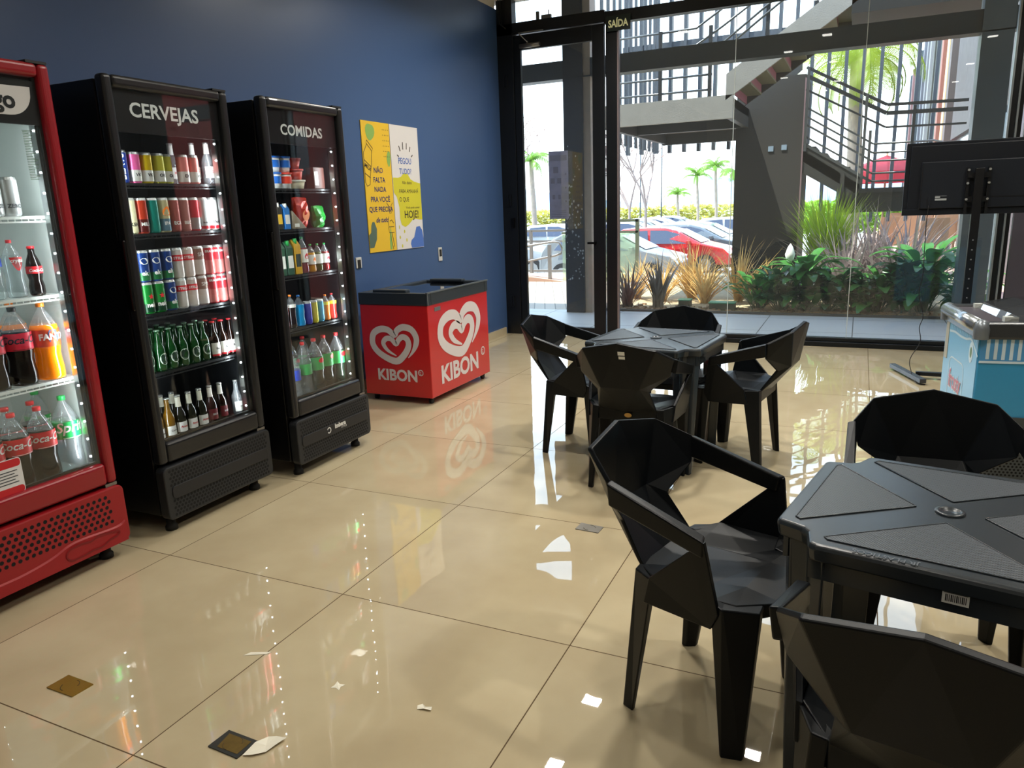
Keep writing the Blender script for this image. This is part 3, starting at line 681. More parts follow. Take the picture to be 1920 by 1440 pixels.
ys = [2.405+.0672*k for k in range(9)]
low = [gr_, gr_, gr_, bl_, st_, st_, sp_, br_, br_]; up = [gd_, bl_, bl_, bl_, st_, st_, sp_, br_, br_]
nm = {id(gr_): 'green can with a red star', id(gd_): 'green can with dark foot', id(bl_): 'blue and green can', id(st_): 'pale can with a red band', id(sp_): 'brown-topped pale can', id(br_): 'red lager can'}
used = set()
ordw = ['first', 'second', 'third', 'fourth', 'fifth', 'sixth', 'seventh', 'eighth', 'ninth']
for lv, lst, zz in (('lower', low, z), ('upper', up, zu)):
    for k, p in enumerate(lst):
        lb = '%s, %s from the left, %s layer of the stacked cans' % (nm[id(p)], ordw[k], lv)
        g = 'stacked cans on the third shelf of the beer cooler'
        if id(p) not in used: used.add(id(p)); move(p, X2, ys[k], zz, lb, g)
        else: dup(p, (X2, ys[k], zz), R.uniform(-.3, .2), lb, g)
# fourth shelf: green long necks and red-labelled brown ones
GGL = mat('green_bottle_glass', '0b3a16', .06, coat=.6, emit='0b4a14', es=.02); BGL = mat('brown_bottle_glass', '1a0b06', .06, coat=.6)
z = .773
hk = longneck('beer_bottle', .205, .029, GGL, None, mat('cap_green_silver', '7fa08a', .35, .5), None, oval=mat('oval_white', 'c9d2ca', .5))
bd = longneck('beer_bottle', .195, .029, BGL, LWHITE, CRED, None, 'Bud', INK, lz=(.10, .42)); lab(.0300, .195*.06, .195*.11, CRED, bd, (0, 0, 0), 'red_foot_band', -1.25, 1.1)
g = 'green beer bottles on the fourth shelf'; first = True
rows = [(X2+.0, [2.425, 2.497, 2.566, 2.636, 2.706, 2.776], 'front'), (X2-.085, [2.46, 2.53, 2.60, 2.67, 2.74, 2.81], 'second'), (X2-.17, [2.43, 2.50, 2.57, 2.64, 2.71], 'third')]
for rx, yy, rn in rows:
    for k, y in enumerate(yy):
        lb = 'green beer bottle, %s from the left in the %s row of the fourth shelf' % (ordw[k], rn)
        if first: move(hk, rx, y, z, lb, g); first = False
        else: dup(hk, (rx, y, z), R.uniform(-.4, .4), lb, g)
g = 'brown beer bottles on the fourth shelf'; first = True
for rx, y, lb in ((X2, 2.845, 'brown beer bottle with red cap beside the green ones, front row of the fourth shelf'), (X2, 2.905, 'brown beer bottle with red cap, middle of the front brown ones'), (X2, 2.965, 'brown beer bottle with red cap, last right on the fourth shelf'),
                  (X2-.085, 2.88, 'brown beer bottle with red cap in the second row, left'), (X2-.085, 2.945, 'brown beer bottle with red cap in the second row, right')):
    if first: move(bd, rx, y, z, lb, g); first = False
    else: dup(bd, (rx, y, z), R.uniform(-.3, .3), lb, g)
# bottom shelf of the beer cooler
z = .419
co = longneck('beer_bottle', .215, .029, mat('amber_bottle_glass', '6a4a10', .06, coat=.6), LWHITE, SILV, None, 'Corona', INK, ts=.013, lz=(.12, .34))
move(co, X2, 2.425, z, 'clear amber beer bottle, first on the bottom shelf of the CERVEJAS cooler', 'amber beer bottles on the bottom shelf')
dup(co, (X2, 2.495, z), .2, 'clear amber beer bottle with white label, second on the bottom shelf')
sa = longneck('beer_bottle', .215, .030, mat('olive_bottle_glass', '16180f', .06, coat=.6), LWHITE, SILV, mat('neck_foil', 'cfcfbe', .4), 'Artois', CRED, ts=.015, lz=(.12, .36))
g = 'foil-necked beer bottles on the bottom shelf'; first = True
for x, y, lb in ((X2, 2.562, 'foil-necked dark bottle with red print, leftmost in the front row'), (X2, 2.63, 'foil-necked dark bottle with red print, middle of the front row'), (X2, 2.70, 'foil-necked dark bottle with red print, rightmost in the front row'),
                 (X2-.085, 2.46, 'foil-necked dark bottle in the second row, leftmost'), (X2-.085, 2.53, 'foil-necked dark bottle in the second row, second'), (X2-.085, 2.60, 'foil-necked dark bottle in the second row, third')):
    if first: move(sa, x, y, z, lb, g); first = False
    else: dup(sa, (x, y, z), R.uniform(-.3, .3), lb, g)
bk = longneck('beer_bottle', .215, .029, BGL, mat('label_maroon', '6e1c24', .5), SILV, LWHITE, 'BECK', PRW, ts=.013)
move(bk, X2, 2.77, z, 'dark bottle with maroon label, left of two on the bottom shelf', 'maroon-labelled bottles on the bottom shelf'); dup(bk, (X2, 2.84, z), .3, 'dark bottle with maroon label, right of two on the bottom shelf')
t = longneck('beer_bottle', .205, .029, FROST, LWHITE, SILV, None, 'Ice', INK); move(t, X2, 2.955, z, 'clear bottle with white label standing alone at the right of the bottom shelf')
# ------------------------------------------------------------------ food cooler
X3 = F3X-.16; z = 1.653
def tub(name, r0, r1, H, m, lidm, bandm=None, lb='', cat='tub'):
    t = thing(name, (0, 0, 0), lb, cat); b = MB(); b.lathe([(r0, 0), (r1, H-.008)], n=24); b.build('cup', m, t)
    b = MB(); b.lathe([(r1+.004, H-.010), (r1+.004, H), (0.001, H)], n=24, caps=False); b.build('lid', lidm, t)
    if bandm: lab((r0+r1)/2+.004, H*.3, H*.75, bandm, t, (0, 0, 0), 'band')
    return t
WP = mat('white_plastic', 'e6e6e2', .4); BP = mat('blue_plastic', '1f62b8', .4); RP = mat('red_plastic', 'd8402c', .4)
t = tub('yogurt_tub', .034, .041, .088, WP, BP, BP, 'x'); move(t, X3, 3.372, z, 'white tub with blue band, lower left on the top shelf of the food cooler', 'yogurt tubs on the food cooler top shelf'); 
dup(t, (X3, 3.372, z+.088), .5, 'blue-lidded white tub stacked on the lower left tub'); dup(t, (X3+.0, 3.458, z+.089), 1.0, 'blue-lidded white tub stacked on the red and white tub')
t = tub('yogurt_tub', .034, .041, .088, WP, RP, RP, 'x'); move(t, X3, 3.458, z, 'white and red tub under a blue-lidded one on the top shelf')
t = tub('noodle_cup', .036, .048, .06, RP, mat('lid_red', 'c53020', .4), None, 'x', 'cup'); move(t, X3-.02, 3.575, z+.052, 'red food cup, lower of two stacked', 'red food cups on the top shelf'); dup(t, (X3-.02, 3.56, z+.113), .4, 'red food cup stacked on another red cup')
t = tub('sandwich_bowl', .045, .055, .05, mat('cream_plastic', 'cfc9ac', .4), mat('lid_clear', 'd8dcd0', .3), None, 'x', 'bowl'); move(t, X3-.02, 3.575, z, 'cream bowl with clear lid under the red cups')
t = thing('food_box', (0, 0, 0), 'brown-black food carton at the right of the top shelf', 'box'); b = MB(); b.box(-.03, .03, -.05, .05, 0, .125); b.build('carton', mat('carton_brown', '4a2a24', .5), t, bevel=.003); b = MB(); b.box(.0301, .0306, -.042, -.01, .02, .1); b.build('print', LWHITE, t); t.location = (X3, 3.735, z)
z = 1.423
def carton(lb, x, y, z, w, d, H, m, topm, band=None):
    t = thing('milk_carton', (x, y, z), lb, 'carton'); b = MB(); b.box(-d/2, d/2, -w/2, w/2, 0, H*.78); b.poly([(-d/2, -w/2, H*.78), (d/2, -w/2, H*.78), (d/2, w/2, H*.78), (-d/2, w/2, H*.78), (0, -w/2, H*.95), (0, w/2, H*.95)], [(0, 1, 4), (2, 3, 5), (1, 2, 5, 4), (3, 0, 4, 5)])
    b.build('box', m, t, bevel=.003)
    b = MB(); b.lathe([(.012, H*.80), (.012, H*.97)], (d*.18, 0, 0), 12); b.build('screw_cap', topm, t)
    if band: b = MB(); b.box(d/2+.0003, d/2+.001, -w*.38, w*.38, H*.2, H*.55); b.build('print', band, t)
    return t
carton('dark carton with white cap, left on the second shelf of the food cooler', X3, 3.362, z, .048, .048, .155, mat('carton_dark', '23221c', .5), WP, mat('print_yellow', 'd8b030', .5))
carton('bright blue carton with white cap on the second shelf', X3, 3.425, z, .048, .048, .15, mat('carton_blue', '1b74c4', .5), WP, LWHITE)
def bag(name, lb, x, y, z, w, H, m, band=None, fl=1.0, seed=1):
    t = thing(name, (x, y, z), lb, 'snack bag'); b = MB(); rr = random.Random(seed); n = 12; rings = []
    for j in range(9):
        s = j/8; ww = w*(.72+.35*s*fl) * (1 if j else .9); dd = .045*math.sin(PI*(.12+.80*s))+.004
        rings.append([b.V((dd*math.cos(2*PI*k/n)*(1+rr.uniform(-.18, .18)), ww/2*math.sin(2*PI*k/n)*(1+rr.uniform(-.05, .05)), H*s*(1+rr.uniform(-.02, .02)))) for k in range(n)])
    for j in range(8):
        for k in range(n): b.bm.faces.new([rings[j][k], rings[j][(k+1) % n], rings[j+1][(k+1) % n], rings[j+1][k]])
    b.bm.faces.new(rings[0][::-1]); b.bm.faces.new(rings[-1]); b.build('pouch', m, t)
    if band:
        b = MB(); b.poly([(.047, y_, z_) for y_, z_ in blob(0, H*.42, w*.28, H*.18, 14, .1, seed)], [tuple(range(14))]); b.build('print', band, t)
    return t
bag('snack_bag', 'shiny red flared bag on the second shelf of the food cooler', X3-.03, 3.60, z, .115, .18, mat('foil_red', 'c8301c', .25, .2), mat('print_orange', 'e08040', .5), 1.2, 2)
bag('leaf_bag', 'green leafy bag at the right of the second shelf', X3-.02, 3.745, z, .12, .13, mat('foil_green', '1f7a2e', .25, .1), None, .4, 5)
t = thing('sandwich_pack', (X3+.0, 3.515, z), 'triangular brown sandwich pack leaning left of the red bag', 'sandwich pack'); b = MB(); b.prism([(-.03, -.05, 0), (-.03, .065, 0), (-.03, -.05, .105)], (.06, 0, 0)); b.build('wedge_pack', mat('pack_brown', '8d7f6a', .4), t, bevel=.003)
b = MB(); b.box(.0302, .0308, -.04, .0, .01, .03); b.build('print', LWHITE, t)
z = 1.159
carton('white and dark green juice carton, far left on the third shelf', X3, 3.345, z, .055, .055, .205, mat('carton_green', '1d4a34', .5), CGRN, LWHITE)
carton('white and dark green juice carton, second on the third shelf', X3, 3.412, z, .055, .055, .205, mat('carton_green'), CGRN, LWHITE)
carton('yellow and dark juice carton on the third shelf', X3, 3.480, z, .055, .055, .215, mat('carton_yellow', 'c99a18', .5), CGRN, mat('print_dark', '22302a', .5))
ju = pet('juice_bottle', .215, .030, mat('juice_red', '6e1a1a', .15, coat=.4), LWHITE, CGRN, None, PRW, zl=(.30, .66)); b = MB(); b.poly([Vector((math.cos(x/.03)*.0325, math.sin(x/.03)*.0325, .10+zz)) for x, zz in blob(0, 0, .012, .02, 14, .2, 3)], [tuple(range(14))]); b.build('fruit_print', CRED, ju)
move(ju, X3, 3.552, z, 'tall red juice bottle with green cap on the third shelf')
j2 = pet('juice_bottle', .168, .027, mat('juice_yellow', 'b07a10', .15, coat=.4), LWHITE, CGRN, None, PRW, zl=(.28, .62)); b = MB(); b.poly([Vector((math.cos(x/.03)*.0295, math.sin(x/.03)*.0295, .075+zz)) for x, zz in blob(0, 0, .010, .015, 14, .2, 3)], [tuple(range(14))]); b.build('fruit_print', CORG, j2)
move(j2, X3, 3.625, z, 'small yellow juice bottle with green cap on the third shelf')
j3 = pet('juice_bottle', .168, .027, mat('juice_green', '3c4a1c', .15, coat=.4), LWHITE, CGRN, None, PRW, zl=(.28, .62)); move(j3, X3, 3.69, z, 'small dark green juice bottle between the yellow and the red one')
j4 = pet('juice_bottle', .168, .027, mat('juice_red'), LWHITE, CGRN, None, PRW, zl=(.28, .62)); b = MB(); b.poly([Vector((math.cos(x/.03)*.0295, math.sin(x/.03)*.0295, .075+zz)) for x, zz in blob(0, 0, .010, .015, 14, .2, 3)], [tuple(range(14))]); b.build('fruit_print', CRED, j4); move(j4, X3, 3.756, z, 'small red juice bottle with green cap, last on the third shelf')
z = .849
t = pet('sports_drink', .195, .030, mat('drink_dark', '1b1416', .1, coat=.5), LWHITE, CORG, None, PRW, zl=(.62, .72)); move(t, X3, 3.40, z, 'dark sports drink with orange cap on the fourth shelf')
t = pet('sports_drink', .195, .030, mat('drink_red', '7c1e22', .1, coat=.5), None, CORG, None, PRW); move(t, X3-.0, 3.335, z, 'reddish sports drink at the left end of the fourth shelf')
t = pet('sports_drink', .185, .031, mat('drink_blue', '0a7fb8', .1, coat=.5, emit='0a7fb8', es=.05), None, mat('cap_blue', '1767b0', .35), None, PRW); move(t, X3, 3.472, z, 'bright blue sports drink on the fourth shelf')
for y, n, h, lb in ((3.545, 'violet', '4a4ab0', 'blue-violet slim energy can on the fourth shelf'), (3.603, 'yel2', 'cfc23a', 'yellow slim energy can on the fourth shelf'), (3.660, 'sky', '5aa6cc', 'sky-blue slim energy can on the fourth shelf')):
    move(can('energy_can', .138, .026, C(n, h), None), X3, y, z, lb)
b1 = pet('tea_bottle', .16, .027, mat('tea_orange', 'e07818', .15, coat=.4), mat('band_yellow', 'e8c83a', .4), CORG, None, PRW, zl=(.6, .72)); move(b1, X3, 3.72, z, 'orange drink bottle with orange cap, second from the right on the fourth shelf')
b1 = pet('tea_bottle', .16, .027, mat('tea_red', 'b83028', .15, coat=.4), mat('band_yellow'), CRED, None, PRW, zl=(.6, .72)); move(b1, X3, 3.785, z, 'red drink bottle with red cap, last on the fourth shelf')
z = .419
gu = pet('guarana_bottle', .335, .05, mat('dark_green_drink', '16241c', .1, coat=.5), mat('label_mid_green', '2f9a52', .4), CRED, None, PRW, zl=(.42, .66), fill=.68)
b = MB(); b.poly([Vector((math.cos(x/.05)*.0535, math.sin(x/.05)*.0535, .20+zz)) for x, zz in blob(0, 0, .020, .018, 14, .1, 3)], [tuple(range(14))]); b.build('emblem', CRED, gu)
g = 'green-labelled soda bottles on the bottom shelf of the food cooler'
move(gu, X3, 3.57, z, 'green-labelled soda bottle with red cap, front middle of the bottom shelf', g)
for x, y, lb in ((X3-.02, 3.69, 'green-labelled soda bottle, second from the right on the bottom shelf'), (X3-.0, 3.79, 'green-labelled soda bottle, last right on the bottom shelf'), (X3-.13, 3.50, 'soda bottle with red cap behind, left in the back row'), (X3-.13, 3.62, 'soda bottle with red cap behind, middle in the back row')):
    dup(gu, (x, y, z), R.uniform(-.2, .3), lb)
t = pet('water_bottle', .29, .045, WATER, mat('label_blue'), mat('cap_blue'), None, PRW, zl=(.40, .62)); move(t, X3, 3.36, z, 'clear bottle with blue label at the left of the food cooler bottom shelf')
t = pet('water_bottle', .33, .045, WATER, mat('label_mid_green'), CRED, None, PRW, zl=(.40, .60)); move(t, X3, 3.465, z, 'clear bottle with green label, second from left on the food cooler bottom shelf')

for o_ in list(bpy.data.objects):
    if o_.parent is None and o_.get('label') and .40 < o_.location.z < 1.95:
        if -3.55 < o_.location.x < F2X-.05 and 2.34 < o_.location.y < 3.01: o_.location.y += .022
        elif -3.5 < o_.location.x < F3X-.05 and 3.2 < o_.location.y < 3.85: o_.location.y += .018
# ------------------------------------------------------------------ red chest freezer
kx0, kx1, ky0, ky1, kz = -3.60, -2.97, 4.845, 5.865, .885
o = (kx0+.31, (ky0+ky1)/2, 0)
kf = thing('chest_freezer', o, 'red chest freezer with white double-heart emblems by the blue wall', 'chest freezer')
KR = mat('freezer_red', 'c21f22', .28, coat=.3)
b = MB(o); b.box(kx0, kx1, ky0, ky1, .055, .79); b.build('body', KR, kf, bevel=.006)
b = MB(o); b.box(kx0-.004, kx1+.006, ky0-.006, ky0+.05, .79, kz); b.box(kx0-.004, kx1+.006, ky1-.05, ky1+.006, .79, kz)
b.box(kx0-.004, kx0+.05, ky0+.05, ky1-.05, .79, kz); b.box(kx1-.05, kx1+.006, ky0+.05, ky1-.05, .79, kz)
b.build('rim', mat('rim_dark_grey', '2b3137', .35), kf, bevel=.006)
b = MB(o); b.box(kx1-.008, kx1+.010, ky0-.008, ky1+.008, kz-.004, kz+.006); b.box(kx1-.0, kx1+.010, ky0-.008, ky0+.004, .795, kz); b.build('rim_trim', ALU, kf)
b = MB(o); b.box(kx0+.05, kx1-.05, ky0+.05, ky1-.05, .80, .806); b.build('inner_well', mat('well_white', 'b9bfc0', .5), kf)
lg = glassmat('lid_glass', (.25, .28, .30), 1.4)
b = MB(o); b.box(kx0+.03, kx1-.03, ky0+.03, (ky0+ky1)/2+.02, kz-.012, kz-.004); b.build('sliding_lid', lg, kf)
b = MB(o); b.box(kx0+.03, kx1-.03, (ky0+ky1)/2-.02, ky1-.03, kz-.024, kz-.016); b.build('sliding_lid', lg, kf)
b = MB(o); b.box(kx0+.12, kx1-.2, ky0+.02, ky0+.09, kz-.004, kz+.022); b.build('lid_handle', mat('rim_dark_grey'), kf, bevel=.008)
b = MB(o); b.box(kx0+.1, kx1-.2, ky1-.09, ky1-.02, kz-.006, kz+.016); b.build('lid_handle', mat('rim_dark_grey'), kf, bevel=.008)
for xx in (kx0+.06, kx1-.05):
    for yy in (ky0+.06, ky1-.06):
        b = MB(o); b.tube([(xx-.012, yy, .022), (xx+.012, yy, .022)], .022, 12); b.box(xx-.02, xx+.02, yy-.012, yy+.012, .035, .056); b.build('caster', mat('foot_black'), kf)
b = MB(o); b.box(kx1, kx1+.004, ky0+.10, ky0+.19, .735, .765); b.build('badge', ALU, kf)
HEART = [(562, 1113, 3), (582, 1075, 12), (597, 1030, 22), (600, 985, 25), (582, 938, 26), (548, 925, 26), (522, 945, 24), (508, 975, 24), (482, 945, 25), (448, 943, 26), (418, 975, 26), (414, 1040, 26), (445, 1098, 26), (508, 1138, 27),
         (546, 1095, 26), (566, 1040, 25), (562, 998, 24), (543, 985, 23), (526, 1003, 21), (513, 1030, 20), (494, 1000, 21), (472, 1000, 21), (459, 1030, 20), (476, 1072, 14), (512, 1104, 4)]
def heart_logo(at, xd, w, h, par, org):
    P = [((x-508)/200*w, (1035-y)/231*h, s/215*w) for x, y, s in HEART]; P = smooth_path(P, 5); b = MB(org)
    stroke_mesh(b, [(p[0], p[1]) for p in P], [p[2] for p in P], at, xd, (0, 0, 1), .002); return b.build('heart_emblem', mat('emblem_pale', 'd6cfcf', .45), par)
EP = mat('emblem_pale', 'd6cfcf', .45)
heart_logo((kx1, 5.35, .515), (0, 1, 0), .70, .385, kf, o)
lettering('KIBON', .20, (kx1, 5.32, .145), (0, 1, 0), (0, 0, 1), EP, kf, bold=.035, width=.64, org=o, rise=.002)
lettering('®', .10, (kx1, 5.735, .24), (0, 1, 0), (0, 0, 1), EP, kf, org=o, rise=.002)
heart_logo((-3.29, ky0, .475), (1, 0, 0), .44, .30, kf, o)
lettering('KIBON', .125, (-3.285, ky0, .185), (1, 0, 0), (0, 0, 1), EP, kf, bold=.035, width=.37, org=o, rise=.002)
lettering('®', .065, (-3.065, ky0, .235), (1, 0, 0), (0, 0, 1), EP, kf, org=o, rise=.002)
# ------------------------------------------------------------------ wall posters and outlets
XW = XL
po = (XW, 5.6, 1.7)
def poster(name, y0, y1, m, label):
    t = thing(name, (XW+.006, (y0+y1)/2, 1.71), label, 'poster'); b = MB(t.location); b.box(XW+.001, XW+.008, y0, y1, 1.16, 2.257); b.build('board', m, t); return t
YEL = mat('poster_yellow', 'e3b92c', .5); PWH = mat('poster_white', 'd9d5d2', .5); PGR = mat('poster_green', '86ad55', .5); NAVY = mat('poster_navy', '2b2f66', .5); PBL = mat('poster_blue', '4c6fb8', .5); DGR = mat('poster_dark_green', '55695a', .5); LYL = mat('poster_lime', 'ccc32c', .5); BRN = mat('poster_line', '3a3328', .5)
A = poster('yellow_poster', 5.388, 5.803, YEL, 'yellow poster panel with milk bottle drawing and navy words on the blue wall')
Bp = poster('white_poster', 5.812, 6.278, PWH, 'white poster panel with lime blot asking PEGOU TUDO? on the blue wall')
AX = XW+.008
def fl(parent, name, m, shapes, rise=.001):
    b = MB(parent.location)
    for s in shapes: flat(s, (AX, 0, 0), (0, 1, 0), (0, 0, 1), rise, b)
    return b.build(name, m, parent)
def ln(parent, name, m, lines, w, rise=.0014):
    b = MB(parent.location)
    for s in lines: stroke_mesh(b, s, w, (AX, 0, 0), (0, 1, 0), (0, 0, 1), rise)
    return b.build(name, m, parent)
fls = lambda *a: split(fl(*a))
lns = lambda *a: split(ln(*a))
fls(A, 'leaf_print', PGR, [blob(5.51, 2.17, .06, .075, 18, .12, 4), blob(5.77, 1.96, .03, .065, 14, .1, 2), [(5.70, 1.17), (5.73, 1.17), (5.735, 1.3), (5.725, 1.38), (5.70, 1.27)]])
fl(A, 'avocado_print', DGR, [[(5.389, 1.20), (5.45, 1.20), (5.50, 1.27), (5.51, 1.36), (5.48, 1.42), (5.45, 1.42), (5.43, 1.39), (5.42, 1.33), (5.389, 1.31)]])
ln(A, 'milk_bottle_drawing', BRN, [[(5.455, 2.10), (5.535, 2.035), (5.525, 2.01), (5.445, 2.075), (5.455, 2.10)], [(5.455, 2.07), (5.40, 2.0), (5.395, 1.93), (5.398, 1.75), (5.42, 1.72), (5.46, 1.735), (5.47, 1.80), (5.50, 1.90), (5.52, 2.01)], [(5.395, 1.94), (5.49, 1.885)], [(5.395, 1.83), (5.475, 1.79)]], .006)
lettering('MILK', .045, (AX, 5.44, 1.865), (0, 1, -.45), (0, .45, 1), BRN, A, org=A.location, rise=.0016)
ln(A, 'drink_drawing', BRN, [[(5.69, 1.58), (5.72, 1.55), (5.725, 1.49), (5.75, 1.49), (5.75, 1.55), (5.78, 1.58)], [(5.71, 1.46), (5.69, 1.42), (5.70, 1.37), (5.78, 1.37)], [(5.72, 1.42), (5.75, 1.43), (5.78, 1.40)], [(5.695, 1.37), (5.70, 1.32), (5.78, 1.32)], [(5.71, 1.32), (5.75, 1.17)], [(5.74, 1.32), (5.77, 1.19)]], .006)
b = MB(A.location)
for i in range(4):
    for j in range(6): flat(blob(5.70+i*.027, 2.20-j*.045, .004, .005, 8), (AX, 0, 0), (0, 1, 0), (0, 0, 1), .0012, b)
b.build('dot_pattern', BRN, A)
for s, y, z, h, w in (('NÃO', 5.595, 1.835, .062, None), ('FALTA', 5.60, 1.755, .062, None), ('NADA', 5.605, 1.675, .062, None), ('PRA VOCÊ', 5.60, 1.590, .062, .29), ('QUE PRECISA', 5.60, 1.505, .062, .36)):
    lettering(s, h, (AX, y, z), (0, 1, 0), (0, 0, 1), NAVY, A, bold=.014, width=w, org=A.location, rise=.0016)
lettering('de tudo', .06, (AX, 5.60, 1.415), (0, 1, 0), (0, 0, 1), NAVY, A, shear=.35, org=A.location, rise=.0016)
lns(Bp, 'ray_drawing', BRN, [[(5.91, 2.00), (5.935, 1.985)], [(5.945, 2.08), (5.965, 2.035)], [(6.01, 2.115), (6.01, 2.05)], [(6.075, 2.11), (6.07, 2.055)], [(6.135, 2.08), (6.12, 2.035)], [(6.17, 2.01), (6.145, 1.99)]], .011)
fl(Bp, 'lime_blot', LYL, [[(5.815, 1.80), (5.90, 1.80), (5.95, 1.81), (6.0, 1.845), (6.06, 1.84), (6.11, 1.79), (6.17, 1.77), (6.276, 1.755), (6.276, 1.42), (6.22, 1.42), (6.16, 1.43), (6.10, 1.42), (6.03, 1.38), (5.97, 1.36), (5.91, 1.38), (5.89, 1.44), (5.89, 1.54), (5.86, 1.63), (5.815, 1.67)]])
fl(Bp, 'blue_blot', PBL, [[(6.06, 1.163), (6.276, 1.163), (6.276, 1.24), (6.26, 1.32), (6.22, 1.36), (6.16, 1.355), (6.13, 1.30), (6.11, 1.26), (6.06, 1.235), (6.045, 1.20)]])
fls(Bp, 'lime_drop', LYL, [blob(5.87, 1.36, .008, .02, 8), blob(5.95, 1.32, .011, .017, 8), blob(5.87, 1.27, .011, .017, 8), blob(5.98, 1.24, .011, .017, 8), blob(5.90, 1.19, .011, .017, 8)])
for s, y, z, h, m, w, sh in (('PEGOU', 6.03, 1.925, .075, PBL, .215, 0), ('TUDO?', 6.03, 1.835, .07, PBL, .2, 0), ('Não deixe', 6.04, 1.745, .042, BRN, .16, .2), ('PARA AMANHÃ', 6.06, 1.665, .05, BRN, .33, .3), ('O QUE', 5.98, 1.59, .055, BRN, .16, 0), ('Você pode comer', 6.12, 1.525, .03, BRN, .24, 0), ('HOJE!', 6.09, 1.44, .095, BRN, .24, 0)):
    lettering(s, h, (AX, y, z), (0, 1, 0), (0, 0, 1), m, Bp, bold=.01 if h > .06 else 0, shear=sh, width=w, org=Bp.location, rise=.0018)
for y, lb in ((5.212, 'wall outlet box just right of the COMIDAS cooler'), (6.585, 'open white wall outlet box above the red chest freezer')):
    t = thing('wall_outlet', (XW, y, 1.07), lb, 'outlet', 'wall outlets on the blue wall'); b = MB(t.location)
    b.box(XW+.001, XW+.010, y-.038, y+.038, 1.045, 1.135) if y < 6 else b.box(XW+.001, XW+.010, y-.034, y+.034, 1.0, 1.135)
    b.build('plate', mat('outlet_white', 'c9c8c2', .5), t, bevel=.003); b = MB(t.location); b.box(XW+.0095, XW+.012, y-.022, y+.022, 1.045, 1.115); b.build('socket', mat('socket_dark', '24221f', .5), t)
